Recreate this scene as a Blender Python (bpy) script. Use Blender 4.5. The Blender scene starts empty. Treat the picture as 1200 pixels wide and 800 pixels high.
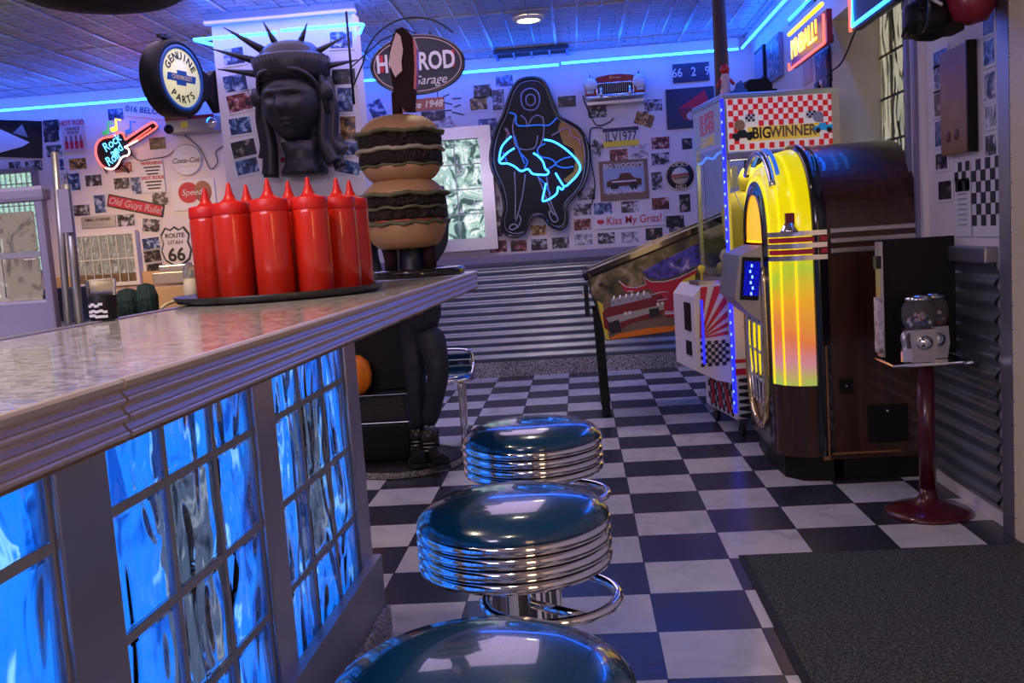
import bpy, bmesh, math, random
from mathutils import Vector, Matrix, Euler
PI = math.pi
rnd = random.Random(7)
S = bpy.context.scene
COL = S.collection

# ------------------------------------------------------------------ camera model
F_PX = 1123.683
CAM = Vector((-0.1698, -4.9027, 1.1965))
RT = Vector((0.99543, 0.06678, -0.06825))
UP = Vector((0.06049, 0.11205, 0.99186))
FW = Vector((-0.07388, 0.99146, -0.10750))

def P(u, v, ax, val):
    """point where the sight line through a picture point meets the plane ax = val"""
    d = FW + RT * ((u - 600) / F_PX) - UP * ((v - 400) / F_PX)
    i = 'xyz'.index(ax)
    return CAM + d * ((val - CAM[i]) / d[i])

T = 0.305
WY = 3.35      # back wall
XR = 1.35      # right wall
ZC = 2.70      # ceiling
CY = 1.15      # front of the stub wall that carries the bust
ZT = 1.09      # counter top

# ------------------------------------------------------------------ materials
MATS = {}
def nodes(name):
    m = bpy.data.materials.new(name); m.use_nodes = True
    nt = m.node_tree
    b = nt.nodes['Principled BSDF']
    MATS[name] = m
    return m, nt, b
def L(nt, a, b): nt.links.new(a, b)
def mat(name, col, rough=0.5, metal=0.0, emit=None, es=0.0, trans=0.0, ior=1.45, coat=0.0, bump=None, var=0.0, alpha=1.0, spec=0.5):
    m, nt, b = nodes(name)
    b.inputs['Base Color'].default_value = (*col, 1)
    b.inputs['Roughness'].default_value = rough
    b.inputs['Metallic'].default_value = metal
    b.inputs['IOR'].default_value = ior
    b.inputs['Transmission Weight'].default_value = trans
    b.inputs['Coat Weight'].default_value = coat
    b.inputs['Specular IOR Level'].default_value = spec
    if emit:
        b.inputs['Emission Color'].default_value = (*emit, 1); b.inputs['Emission Strength'].default_value = es
    tc = None
    if var or bump:
        tc = nt.nodes.new('ShaderNodeTexCoord')
    if var:
        n = nt.nodes.new('ShaderNodeTexNoise'); n.inputs['Scale'].default_value = 9; n.inputs['Detail'].default_value = 5
        L(nt, tc.outputs['Object'], n.inputs['Vector'])
        mx = nt.nodes.new('ShaderNodeMix'); mx.data_type = 'RGBA'
        mx.inputs[6].default_value = (*[c * (1 - var) for c in col], 1); mx.inputs[7].default_value = (*[min(1, c * (1 + var)) for c in col], 1)
        L(nt, n.outputs['Fac'], mx.inputs[0]); L(nt, mx.outputs[2], b.inputs['Base Color'])
    if bump:
        sc, st = bump
        n = nt.nodes.new('ShaderNodeTexNoise'); n.inputs['Scale'].default_value = sc; n.inputs['Detail'].default_value = 3
        L(nt, tc.outputs['Object'], n.inputs['Vector'])
        bp = nt.nodes.new('ShaderNodeBump'); bp.inputs['Strength'].default_value = st; bp.inputs['Distance'].default_value = 0.02
        L(nt, n.outputs['Fac'], bp.inputs['Height']); L(nt, bp.outputs['Normal'], b.inputs['Normal'])
    return m
def ramp(nt, fac, stops, const=False):
    r = nt.nodes.new('ShaderNodeValToRGB')
    if const: r.color_ramp.interpolation = 'CONSTANT'
    e = r.color_ramp.elements
    while len(e) > 1: e.remove(e[-1])
    e[0].position = stops[0][0]; e[0].color = (*stops[0][1], 1)
    for p, c in stops[1:]:
        x = e.new(p); x.color = (*c, 1)
    L(nt, fac, r.inputs[0])
    return r.outputs[0]

mat('white_wall', (.74, .70, .70), .55, var=.05)
mat('ceiling_seam', (.55, .55, .62), .25, metal=.6)
mat('chrome', (.85, .85, .88), .08, 1.0)
mat('band_metal', (.66, .57, .48), .38, .8)
mat('steel', (.55, .55, .58), .32, 1.0, var=.06)
mat('grout_grey', (.34, .36, .42), .6)
mat('dull_steel', (.38, .38, .41), .42, .9, var=.1)
mat('galvanised', (.30, .33, .38), .36, .85, var=.18)
mat('black', (.006, .006, .007), .5, spec=.3)
mat('black_gloss', (.01, .01, .013), .12, coat=.6)
mat('rubber', (.015, .015, .017), .7, bump=(60, .3))
mat('white', (.75, .75, .75), .5)
mat('cream', (.75, .66, .42), .4)
mat('tan', (.62, .42, .2), .6, var=.06)
mat('red', (.45, .02, .03), .35)
mat('dark_red', (.22, .015, .03), .3)
mat('ketchup_red', (.62, .022, .008), .26, coat=.5)
mat('cap_red', (.62, .015, .012), .38)
mat('yellow', (.85, .68, .05), .4)
mat('lime', (.55, .8, .05), .6)
mat('orange', (.9, .22, .01), .45)
mat('blue_paint', (.02, .12, .4), .3)
mat('navy', (.006, .009, .028), .4)
mat('purple_frame', (.22, .21, .33), .4)
mat('pipe_dark', (.05, .035, .04), .5, .3)
mat('marquee_white', (.8, .75, .72), .4, emit=(1, .85, .8), es=.22)
mat('marquee_red', (.6, .02, .03), .4, emit=(.7, .02, .02), es=.3)
mat('marquee_yellow', (.8, .6, .1), .4, emit=(1, .6, .05), es=.25)
mat('neon_bluecar', (.02, .3, .6), .4, emit=(.02, .35, .7), es=.25)
mat('highlight_glow', (.8, .6, .4), .5, emit=(1, .62, .32), es=6)  # glow of the panel added for the bottle highlights
mat('reflected_orange', (.42, .2, .03), .35)
mat('car_red', (.34, .015, .02), .3, coat=.3)
mat('ink_grey', (.12, .10, .13), .5)
mat('tray_black', (.02, .02, .02), .35)
mat('bronze', (.02, .018, .024), .40, bump=(24, .15), spec=.45)
mat('brown_wood', (.085, .026, .014), .4, var=.35)
mat('plaque_wood', (.26, .125, .04), .4, var=.3)
mat('bun', (.42, .235, .11), .5, var=.15)
mat('patty', (.026, .013, .009), .7, bump=(55, 2.5), var=.5)
mat('lettuce', (.11, .11, .055), .6, var=.35)
mat('onion', (.36, .33, .24), .5, var=.3)
mat('tomato', (.5, .08, .05), .4)
mat('trouser', (.014, .015, .022), .6, bump=(11, .9))
mat('leather', (.01, .01, .01), .3)
mat('skin', (.5, .28, .2), .5)
mat('maroon', (.07, .004, .012), .3, coat=.4)
mat('clear_plastic', (.9, .9, .92), .06, trans=.95, ior=1.12)
mat('window_glass', (.85, .92, .95), .02, trans=1.0, ior=1.12)
mat('plexi', (.006, .007, .012), .35, spec=.25)
mat('lamp_white', (1, .9, .7), .4, emit=(1, .86, .6), es=14)
mat('neon_cyan', (.1, .4, 1), .3, emit=(.006, .115, 1.0), es=38)
mat('neon_sky', (.1, .4, 1), .3, emit=(.02, .22, 1.0), es=7)
mat('neon_text', (.1, .6, 1), .3, emit=(.12, .5, 1.0), es=2.6)
mat('neon_red', (1, .1, .1), .3, emit=(1, .10, .07), es=2.6)
mat('neon_rose', (1, .4, .4), .3, emit=(1, .42, .36), es=3.5)
mat('neon_yellow', (1, .8, .1), .3, emit=(1, .55, .02), es=2.2)
mat('neon_green', (.1, .8, .2), .3, emit=(.03, .5, .12), es=.5)
mat('neon_deep', (.1, .2, 1), .3, emit=(.02, .13, .9), es=.8)
mat('neon_white', (.8, .8, 1), .3, emit=(.75, .8, 1), es=4)
mat('led_blue', (.02, .02, .8), .3, emit=(.015, .02, 1), es=1.6)
mat('led_dot', (.1, .2, 1), .3, emit=(.10, .2, 1), es=4)
mat('tube_off', (.42, .42, .5), .25)
mat('tube_off_blue', (.05, .2, .62), .25, emit=(.02, .15, .8), es=.6)
mat('tube_off_pink', (.6, .35, .4), .25)
mat('amber_lit', (.9, .5, .02), .35, emit=(1, .42, .01), es=1.1)
mat('yellow_lit', (.9, .8, .02), .3, emit=(.95, .72, .0), es=.85)
mat('green_lit', (.6, .8, .7), .3, emit=(.45, .75, .6), es=1.0)
mat('niche_plaster', (.6, .57, .45), .6, var=.08)
mat('dark_green', (.012, .035, .03), .7, bump=(40, .6))
mat('gold_chrome', (.8, .62, .32), .2, 1.0)
mat('granite', (.3, .3, .3), .5, var=.6)
mat('print_white', (.72, .72, .76), .4)
mat('ink', (.02, .02, .03), .5)
mat('ink_red', (.55, .02, .05), .5)
mat('plate_blue', (.022, .03, .08), .35)
mat('seat_vinyl', (.002, .038, .10), .2, coat=1.0)
mat('brown_sign', (.23, .15, .1), .5, var=.15)
mat('sky_print', (.32, .42, .6), .5)
mat('pale_pink', (.6, .42, .45), .5)
mat('splotch', (.72, .5, .5), .5, var=.2)
mat('dark_reddish', (.024, .010, .011), .8, spec=.2)

def granite():
    m, nt, b = nodes('granite_speckle')
    tc = nt.nodes.new('ShaderNodeTexCoord'); n = nt.nodes.new('ShaderNodeTexNoise')
    n.inputs['Scale'].default_value = 130; n.inputs['Detail'].default_value = 2
    L(nt, tc.outputs['Object'], n.inputs['Vector'])
    c = ramp(nt, n.outputs['Fac'], [(.38, (.05, .05, .05)), (.5, (.28, .28, .27)), (.62, (.6, .6, .58))])
    L(nt, c, b.inputs['Base Color']); b.inputs['Roughness'].default_value = .45
granite()

def counter_mat():
    m, nt, b = nodes('laminate')
    tc = nt.nodes.new('ShaderNodeTexCoord'); n = nt.nodes.new('ShaderNodeTexNoise')
    n.inputs['Scale'].default_value = 55; n.inputs['Detail'].default_value = 4; n.inputs['Distortion'].default_value = 1.4
    L(nt, tc.outputs['Object'], n.inputs['Vector'])
    c = ramp(nt, n.outputs['Fac'], [(.38, (.20, .19, .17)), (.47, (.42, .40, .37)), (.56, (.60, .58, .55))])
    L(nt, c, b.inputs['Base Color']); b.inputs['Roughness'].default_value = .16
    b.inputs['Coat Weight'].default_value = .4; b.inputs['Coat Roughness'].default_value = .07
counter_mat()

def floor_mat():
    m, nt, b = nodes('checker_tiles')
    tc = nt.nodes.new('ShaderNodeTexCoord')
    ck = nt.nodes.new('ShaderNodeTexChecker'); ck.inputs['Scale'].default_value = 1 / T
    off = nt.nodes.new('ShaderNodeVectorMath'); off.operation = 'ADD'; off.inputs[1].default_value = (0, 0, T * .5)
    L(nt, tc.outputs['Object'], off.inputs[0]); L(nt, off.outputs[0], ck.inputs['Vector'])
    n = nt.nodes.new('ShaderNodeTexNoise'); n.inputs['Scale'].default_value = 6; n.inputs['Detail'].default_value = 8; n.inputs['Distortion'].default_value = 1
    L(nt, tc.outputs['Object'], n.inputs['Vector'])
    w = ramp(nt, n.outputs['Fac'], [(.3, (.42, .43, .46)), (.5, (.55, .56, .6)), (.7, (.6, .61, .64))])
    d = ramp(nt, n.outputs['Fac'], [(.3, (.025, .028, .045)), (.7, (.04, .043, .065))])
    mx = nt.nodes.new('ShaderNodeMix'); mx.data_type = 'RGBA'
    L(nt, ck.outputs['Fac'], mx.inputs[0]); L(nt, w, mx.inputs[6]); L(nt, d, mx.inputs[7])
    # grout lines
    sep = nt.nodes.new('ShaderNodeSeparateXYZ'); L(nt, tc.outputs['Object'], sep.inputs[0])
    outs = []
    for k in (0, 1):
        md = nt.nodes.new('ShaderNodeMath'); md.operation = 'PINGPONG'; md.inputs[1].default_value = T / 2
        L(nt, sep.outputs[k], md.inputs[0])
        lt = nt.nodes.new('ShaderNodeMath'); lt.operation = 'LESS_THAN'; lt.inputs[1].default_value = .0022
        L(nt, md.outputs[0], lt.inputs[0]); outs.append(lt.outputs[0])
    # pingpong over T/2 touches zero at every T; good for both axes
    mxx = nt.nodes.new('ShaderNodeMath'); mxx.operation = 'MAXIMUM'; L(nt, outs[0], mxx.inputs[0]); L(nt, outs[1], mxx.inputs[1])
    m2 = nt.nodes.new('ShaderNodeMix'); m2.data_type = 'RGBA'; m2.inputs[7].default_value = (.012, .012, .02, 1)
    L(nt, mxx.outputs[0], m2.inputs[0]); L(nt, mx.outputs[2], m2.inputs[6]); L(nt, m2.outputs[2], b.inputs['Base Color'])
    b.inputs['Roughness'].default_value = .27
    bp = nt.nodes.new('ShaderNodeBump'); bp.inputs['Strength'].default_value = .08; bp.inputs['Distance'].default_value = .01
    L(nt, n.outputs['Fac'], bp.inputs['Height']); L(nt, bp.outputs['Normal'], b.inputs['Normal'])
floor_mat()

def ceiling_mat():
    m, nt, b = nodes('pressed_ceiling')
    tc = nt.nodes.new('ShaderNodeTexCoord')
    br = nt.nodes.new('ShaderNodeTexBrick')
    br.inputs['Scale'].default_value = 1; br.inputs['Brick Width'].default_value = .22; br.inputs['Row Height'].default_value = .085
    br.inputs['Mortar Size'].default_value = .006; br.inputs['Mortar Smooth'].default_value = .6
    br.inputs['Color1'].default_value = (.50, .44, .44, 1); br.inputs['Color2'].default_value = (.36, .31, .33, 1); br.inputs['Mortar'].default_value = (.07, .06, .07, 1)
    nz = nt.nodes.new('ShaderNodeTexNoise'); nz.inputs['Scale'].default_value = 9
    L(nt, tc.outputs['Object'], nz.inputs['Vector'])
    mv = nt.nodes.new('ShaderNodeVectorMath'); mv.operation = 'MULTIPLY_ADD'; mv.inputs[1].default_value = (.05, .05, .05)
    L(nt, nz.outputs['Color'], mv.inputs[0]); L(nt, tc.outputs['Object'], mv.inputs[2]); L(nt, mv.outputs[0], br.inputs['Vector'])
    L(nt, br.outputs['Color'], b.inputs['Base Color']); b.inputs['Roughness'].default_value = .38; b.inputs['Metallic'].default_value = .1
    bp = nt.nodes.new('ShaderNodeBump'); bp.inputs['Strength'].default_value = .6; bp.inputs['Distance'].default_value = .012
    L(nt, br.outputs['Fac'], bp.inputs['Height']); bp.invert = True
    L(nt, bp.outputs['Normal'], b.inputs['Normal'])
ceiling_mat()

def glass_block(name, tint, rough=.02):
    m, nt, b = nodes(name)
    b.inputs['Base Color'].default_value = (*tint, 1); b.inputs['Transmission Weight'].default_value = 1; b.inputs['Roughness'].default_value = rough
    b.inputs['IOR'].default_value = 1.35
    tc = nt.nodes.new('ShaderNodeTexCoord')
    w = nt.nodes.new('ShaderNodeTexNoise'); w.inputs['Scale'].default_value = 7.5; w.inputs['Detail'].default_value = 0; w.inputs['Distortion'].default_value = 1.6
    mp = nt.nodes.new('ShaderNodeMapping'); mp.inputs['Scale'].default_value = (1, 1, .45)
    L(nt, tc.outputs['Object'], mp.inputs['Vector']); L(nt, mp.outputs[0], w.inputs['Vector'])
    bp = nt.nodes.new('ShaderNodeBump'); bp.inputs['Strength'].default_value = .7; bp.inputs['Distance'].default_value = .018
    L(nt, w.outputs['Fac'], bp.inputs['Height']); L(nt, bp.outputs['Normal'], b.inputs['Normal'])
glass_block('wavy_glass', (.85, .93, 1.0)); glass_block('wavy_glass_clear', (.8, .8, .8), .04)

def backlight(name, c_lo, c_mid, c_hi, strength, scale=7, zs=.5, sh=0):
    """glowing sheet behind glass; noise puts uneven light into its emission colour"""
    m, nt, b = nodes(name)
    b.inputs['Base Color'].default_value = (.02, .04, .1, 1); b.inputs['Roughness'].default_value = .6
    tc = nt.nodes.new('ShaderNodeTexCoord')
    mp = nt.nodes.new('ShaderNodeMapping'); mp.inputs['Scale'].default_value = (1, 1, zs)
    n = nt.nodes.new('ShaderNodeTexNoise'); n.inputs['Scale'].default_value = scale; n.inputs['Detail'].default_value = 2.5; n.inputs['Distortion'].default_value = 2.5
    L(nt, tc.outputs['Object'], mp.inputs['Vector']); L(nt, mp.outputs[0], n.inputs['Vector'])
    c = ramp(nt, n.outputs['Fac'], [(.36 + sh, c_lo), (.43 + sh, c_mid), (.58 - sh * .5, c_mid), (.64 - sh, c_hi), (.70 - sh, c_mid)])
    L(nt, c, b.inputs['Emission Color']); b.inputs['Emission Strength'].default_value = strength
backlight('led_sheet', (.0, .07, .5), (.008, .20, 1.0), (.25, .62, 1.0), 1.45, 6)
backlight('dim_sheet', (.02, .04, .08), (.12, .19, .34), (.5, .6, .8), .75, 8)
backlight('window_daylight', (.05, .10, .09), (.40, .60, .54), (1, 1, 1), 1.35, 5, 1, .06)
backlight('window_warm', (.3, .28, .2), (.62, .58, .42), (1, .95, .75), 1.0, 5, .3)
backlight('window_greenish', (.12, .3, .22), (.45, .75, .6), (.8, 1, .9), 1.2, 30, 1)
backlight('hazy_warm', (.2, .14, .10), (.42, .32, .24), (.9, .8, .68), .75, 16, .6)

def rainbow():
    m, nt, b = nodes('rainbow_plastic')
    tc = nt.nodes.new('ShaderNodeTexCoord'); sep = nt.nodes.new('ShaderNodeSeparateXYZ'); L(nt, tc.outputs['Object'], sep.inputs[0])
    mr = nt.nodes.new('ShaderNodeMapRange'); mr.inputs[1].default_value = .40; mr.inputs[2].default_value = 1.5
    n = nt.nodes.new('ShaderNodeTexNoise'); n.inputs['Scale'].default_value = 3.0
    L(nt, tc.outputs['Object'], n.inputs['Vector'])
    ad = nt.nodes.new('ShaderNodeMath'); ad.operation = 'MULTIPLY_ADD'; ad.inputs[1].default_value = .32; 
    L(nt, n.outputs['Fac'], ad.inputs[0]); L(nt, sep.outputs[2], ad.inputs[2])
    sb = nt.nodes.new('ShaderNodeMath'); sb.operation = 'SUBTRACT'; sb.inputs[1].default_value = .16; L(nt, ad.outputs[0], sb.inputs[0])
    L(nt, sb.outputs[0], mr.inputs[0])
    c = ramp(nt, mr.outputs[0], [(0, (.35, .6, .1)), (.07, (.5, .45, .12)), (.14, (.62, .25, .3)), (.26, (.75, .2, .06)), (.38, (.85, .42, .02)), (.48, (.45, .6, .03)), (.55, (.85, .7, .0)), (1, (.88, .76, .0))])
    L(nt, c, b.inputs['Emission Color']); b.inputs['Emission Strength'].default_value = .66
    L(nt, c, b.inputs['Base Color']); b.inputs['Roughness'].default_value = .2
rainbow()

def photo_mat(name, stops, scale=26):
    m, nt, b = nodes(name)
    tc = nt.nodes.new('ShaderNodeTexCoord'); oi = nt.nodes.new('ShaderNodeObjectInfo')
    ml = nt.nodes.new('ShaderNodeMath'); ml.operation = 'MULTIPLY'; ml.inputs[1].default_value = 60; L(nt, oi.outputs['Random'], ml.inputs[0])
    ad = nt.nodes.new('ShaderNodeVectorMath'); ad.operation = 'ADD'; L(nt, tc.outputs['Object'], ad.inputs[0]); L(nt, ml.outputs[0], ad.inputs[1])
    n = nt.nodes.new('ShaderNodeTexNoise'); n.inputs['Scale'].default_value = scale; n.inputs['Detail'].default_value = 3; n.inputs['Distortion'].default_value = .6
    L(nt, ad.outputs[0], n.inputs['Vector'])
    c = ramp(nt, n.outputs['Fac'], stops); L(nt, c, b.inputs['Base Color']); b.inputs['Roughness'].default_value = .35
photo_mat('photo_bw', [(.38, (.008, .008, .012)), (.5, (.06, .06, .075)), (.56, (.3, .3, .33)), (.66, (.62, .6, .62))])
photo_mat('photo_dark', [(.42, (.006, .006, .01)), (.55, (.03, .025, .035)), (.62, (.2, .15, .14)), (.72, (.5, .4, .35))])
photo_mat('photo_blue', [(.38, (.01, .02, .06)), (.5, (.03, .08, .25)), (.58, (.2, .3, .5)), (.68, (.55, .6, .7))])
photo_mat('photo_red', [(.38, (.015, .005, .01)), (.5, (.2, .02, .03)), (.58, (.35, .12, .1)), (.66, (.6, .5, .5))])
photo_mat('photo_pale', [(.35, (.12, .12, .14)), (.5, (.45, .44, .48)), (.65, (.7, .7, .72))])
photo_mat('photo_warm', [(.38, (.03, .015, .01)), (.5, (.25, .12, .03)), (.6, (.5, .3, .06)), (.68, (.6, .5, .4))])
photo_mat('pin_art', [(.36, (.02, .02, .015)), (.46, (.09, .085, .03)), (.55, (.2, .16, .07)), (.64, (.4, .3, .2)), (.72, (.5, .45, .35))], 9)
photo_mat('pin_blue', [(.38, (.01, .01, .08)), (.5, (.05, .05, .5)), (.6, (.15, .12, .35)), (.7, (.5, .45, .8))], 14)
photo_mat('plush_mix', [(.3, (.05, .12, .02)), (.42, (.5, .35, .03)), (.5, (.55, .4, .05)), (.6, (.1, .25, .05)), (.7, (.5, .5, .45))], 7)

def mat_fabric():
    m, nt, b = nodes('mat_pile')
    tc = nt.nodes.new('ShaderNodeTexCoord'); n = nt.nodes.new('ShaderNodeTexNoise'); n.inputs['Scale'].default_value = 130; n.inputs['Detail'].default_value = 2
    L(nt, tc.outputs['Object'], n.inputs['Vector'])
    c = ramp(nt, n.outputs['Fac'], [(.35, (.008, .009, .010)), (.5, (.035, .04, .04)), (.66, (.10, .11, .105))])
    L(nt, c, b.inputs['Base Color']); b.inputs['Roughness'].default_value = .9
    bp = nt.nodes.new('ShaderNodeBump'); bp.inputs['Strength'].default_value = 1; L(nt, n.outputs['Fac'], bp.inputs['Height']); L(nt, bp.outputs['Normal'], b.inputs['Normal'])
mat_fabric()

def wood_panel():
    m, nt, b = nodes('juke_wood')
    tc = nt.nodes.new('ShaderNodeTexCoord'); mp = nt.nodes.new('ShaderNodeMapping'); mp.inputs['Scale'].default_value = (14, 14, .8)
    n = nt.nodes.new('ShaderNodeTexNoise'); n.inputs['Scale'].default_value = 4; n.inputs['Detail'].default_value = 6
    L(nt, tc.outputs['Object'], mp.inputs[0]); L(nt, mp.outputs[0], n.inputs['Vector'])
    c = ramp(nt, n.outputs['Fac'], [(.3, (.022, .007, .004)), (.7, (.06, .019, .009))])
    L(nt, c, b.inputs['Base Color']); b.inputs['Roughness'].default_value = .32; b.inputs['Coat Weight'].default_value = .3
wood_panel()

# ------------------------------------------------------------------ mesh helpers
class MB:
    def __init__(self): self.bm = bmesh.new(); self.mats = []
    def mi(self, m):
        if m not in self.mats: self.mats.append(m)
        return self.mats.index(m)
    def _fin(self, faces, m, smooth=False):
        i = self.mi(m)
        for f in faces: f.material_index = i; f.smooth = smooth
    def poly(self, pts, m, smooth=False):
        f = self.bm.faces.new([self.bm.verts.new(p) for p in pts]); self._fin([f], m, smooth); return f
    def box(self, c, s, m, rot=None, bevel=0):
        c = Vector(c); h = Vector(s) / 2
        vs = []
        for z in (-1, 1):
            for x, y in ((-1, -1), (1, -1), (1, 1), (-1, 1)):
                p = Vector((x * h.x, y * h.y, z * h.z))
                if rot is not None: p = rot @ p
                vs.append(self.bm.verts.new(c + p))
        q = [(3, 2, 1, 0), (4, 5, 6, 7), (0, 1, 5, 4), (1, 2, 6, 5), (2, 3, 7, 6), (3, 0, 4, 7)]
        fs = [self.bm.faces.new([vs[i] for i in a]) for a in q]
        self._fin(fs, m)
        if bevel:
            ed = list({e for f in fs for e in f.edges})
            r = bmesh.ops.bevel(self.bm, geom=ed, offset=bevel, segments=2, affect='EDGES', profile=.6)
            self._fin(r['faces'], m)
        return self
    def prism(self, pts, axis, a, b, m, mside=None, smooth=False):
        """polygon pts (2-D) extruded along axis from a to b. axis y: pts=(x,z); x: (y,z); z: (x,y)"""
        def mk(p, t):
            if axis == 'y': return (p[0], t, p[1])
            if axis == 'x': return (t, p[0], p[1])
            return (p[0], p[1], t)
        A = [self.bm.verts.new(mk(p, a)) for p in pts]; B = [self.bm.verts.new(mk(p, b)) for p in pts]
        n = len(pts); fs = []
        f1 = self.bm.faces.new(A); f2 = self.bm.faces.new(B[::-1])
        for i in range(n):
            fs.append(self.bm.faces.new((A[i], B[i], B[(i + 1) % n], A[(i + 1) % n])))
        self._fin([f1, f2], m); self._fin(fs, mside or m, smooth)
        return self
    def lathe(self, prof, m, c=(0, 0, 0), seg=32, M=None, fn=None, ang=2 * PI, smooth=True):
        """prof = [(r, z)...]; M optional matrix (applied before c)"""
        c = Vector(c); rings = []
        full = abs(ang - 2 * PI) < 1e-6
        ns = seg if full else seg + 1
        for j, (r, z) in enumerate(prof):
            ring = []
            for i in range(ns):
                a = ang * i / seg
                rr, zz = (fn(r, z, a, j) if fn else (r, z))
                p = Vector((rr * math.cos(a), rr * math.sin(a), zz))
                if M is not None: p = M @ p
                ring.append(self.bm.verts.new(c + p))
            rings.append(ring)
        fs = []
        for j in range(len(rings) - 1):
            for i in range(ns if full else ns - 1):
                k = (i + 1) % ns
                fs.append(self.bm.faces.new((rings[j][i], rings[j][k], rings[j + 1][k], rings[j + 1][i])))
        self._fin(fs, m, smooth)
        rs = [p[0] for p in prof]
        ring = prof[0][0] > 1e-5 and prof[-1][0] > 1e-5 and min(rs) > .55 * max(rs) and abs(prof[0][1] - prof[-1][1]) < .36 * max(rs)
        if full and not ring:
            caps = []
            if prof[0][0] > 1e-5: caps.append(self.bm.faces.new(rings[0][::-1]))
            if prof[-1][0] > 1e-5: caps.append(self.bm.faces.new(rings[-1]))
            self._fin(caps, m)
        return self
    def tube(self, pts, r, m, seg=8, closed=False, caps=True, radii=None):
        pts = [Vector(p) for p in pts]; n = len(pts); rings = []
        up = None
        for i, p in enumerate(pts):
            if closed: t = (pts[(i + 1) % n] - pts[i - 1])
            else: t = (pts[min(i + 1, n - 1)] - pts[max(i - 1, 0)])
            t = t.normalized() if t.length > 1e-9 else Vector((0, 0, 1))
            if up is None:
                up = Vector((0, 0, 1)) if abs(t.z) < .9 else Vector((1, 0, 0))
            s = t.cross(up)
            if s.length < 1e-6: up = Vector((0, 1, 0)) if abs(t.y) < .9 else Vector((1, 0, 0)); s = t.cross(up)
            s.normalize(); u2 = s.cross(t).normalized(); up = u2
            rr = radii[i] if radii else r
            rings.append([self.bm.verts.new(p + (s * math.cos(2 * PI * k / seg) + u2 * math.sin(2 * PI * k / seg)) * rr) for k in range(seg)])
        fs = []
        for i in range(n if closed else n - 1):
            A, B = rings[i], rings[(i + 1) % n]
            for k in range(seg): fs.append(self.bm.faces.new((A[k], A[(k + 1) % seg], B[(k + 1) % seg], B[k])))
        self._fin(fs, m, True)
        if not closed and caps:
            self._fin([self.bm.faces.new(rings[0][::-1]), self.bm.faces.new(rings[-1])], m)
        return self
    def grid(self, f, nu, nv, m, smooth=True, closeu=False):
        V = [[self.bm.verts.new(f(i / nu, j / nv)) for j in range(nv + 1)] for i in range(nu if closeu else nu + 1)]
        fs = []
        for i in range(nu):
            a = V[i]; b = V[(i + 1) % len(V)]
            for j in range(nv): fs.append(self.bm.faces.new((a[j], b[j], b[j + 1], a[j + 1])))
        self._fin(fs, m, smooth)
        return self
    def build(self, name, parent=None, fix=True, world=None):
        bm = self.bm
        bmesh.ops.remove_doubles(bm, verts=bm.verts, dist=1e-5)
        if fix: bmesh.ops.recalc_face_normals(bm, faces=bm.faces)
        me = bpy.data.meshes.new(name); bm.to_mesh(me); bm.free()
        for m in self.mats: me.materials.append(MATS[m])
        o = bpy.data.objects.new(name, me); COL.objects.link(o)
        if parent: o.parent = parent
        return o

def tag(o, label=None, cat=None, group=None, kind=None):
    if label: o['label'] = label
    if cat: o['category'] = cat
    if group: o['group'] = group
    if kind: o['kind'] = kind
    return o
def empty(name, loc, rz=0, label=None, cat=None, group=None):
    o = bpy.data.objects.new(name, None); COL.objects.link(o); o.location = loc; o.rotation_euler = (0, 0, rz)
    o.empty_display_size = .05
    return tag(o, label, cat, group)
def struct(o): o['kind'] = 'structure'; return o
def copy_tree(o, parent=None):
    c = o.copy(); COL.objects.link(c); c.parent = parent
    for ch in [x for x in COL.objects if x.parent == o]: copy_tree(ch, c)
    return c
def recenter(o):
    """put the origin of a top-level mesh at the middle of its own geometry"""
    me = o.data; vs = [v.co for v in me.vertices]
    c = Vector(((min(v.x for v in vs) + max(v.x for v in vs)) / 2, (min(v.y for v in vs) + max(v.y for v in vs)) / 2, min(v.z for v in vs)))
    me.transform(Matrix.Translation(-c)); o.location = c
    return o
def text(s, size, m, parent, loc=(0, 0, 0), rot=(PI / 2, 0, 0), depth=.001, name='lettering', xs=1.0, shear=0, bold=0, align='CENTER'):
    cu = bpy.data.curves.new(name, 'FONT'); cu.body = s; cu.size = size; cu.extrude = depth; cu.align_x = align; cu.align_y = 'CENTER'
    cu.shear = shear; cu.offset = bold; cu.resolution_u = 3
    t = bpy.data.objects.new(name, cu); COL.objects.link(t)
    bpy.context.view_layer.update()
    me = bpy.data.meshes.new_from_object(t.evaluated_get(bpy.context.evaluated_depsgraph_get()))
    COL.objects.unlink(t); bpy.data.objects.remove(t)
    o = bpy.data.objects.new(name, me); COL.objects.link(o); me.materials.clear(); me.materials.append(MATS[m])
    o.parent = parent; o.location = loc; o.rotation_euler = rot; o.scale = (xs, 1, 1)
    return o
def arc(cx, cy, r, a0, a1, n, ry=None):
    ry = ry or r
    return [(cx + r * math.cos(a0 + (a1 - a0) * i / n), cy + ry * math.sin(a0 + (a1 - a0) * i / n)) for i in range(n + 1)]
def smooth_path(pts, n=4, closed=False):
    P_ = [Vector(p) for p in pts]; out = []
    N = len(P_)
    rng = range(N if closed else N - 1)
    for i in rng:
        p0 = P_[i - 1] if (closed or i > 0) else P_[0]; p1 = P_[i]; p2 = P_[(i + 1) % N]; p3 = P_[(i + 2) % N] if (closed or i + 2 < N) else P_[-1]
        for k in range(n):
            t = k / n
            out.append(.5 * ((2 * p1) + (p2 - p0) * t + (2 * p0 - 5 * p1 + 4 * p2 - p3) * t * t + (3 * p1 - p0 - 3 * p2 + p3) * t ** 3))
    if not closed: out.append(P_[-1])
    return out

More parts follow.
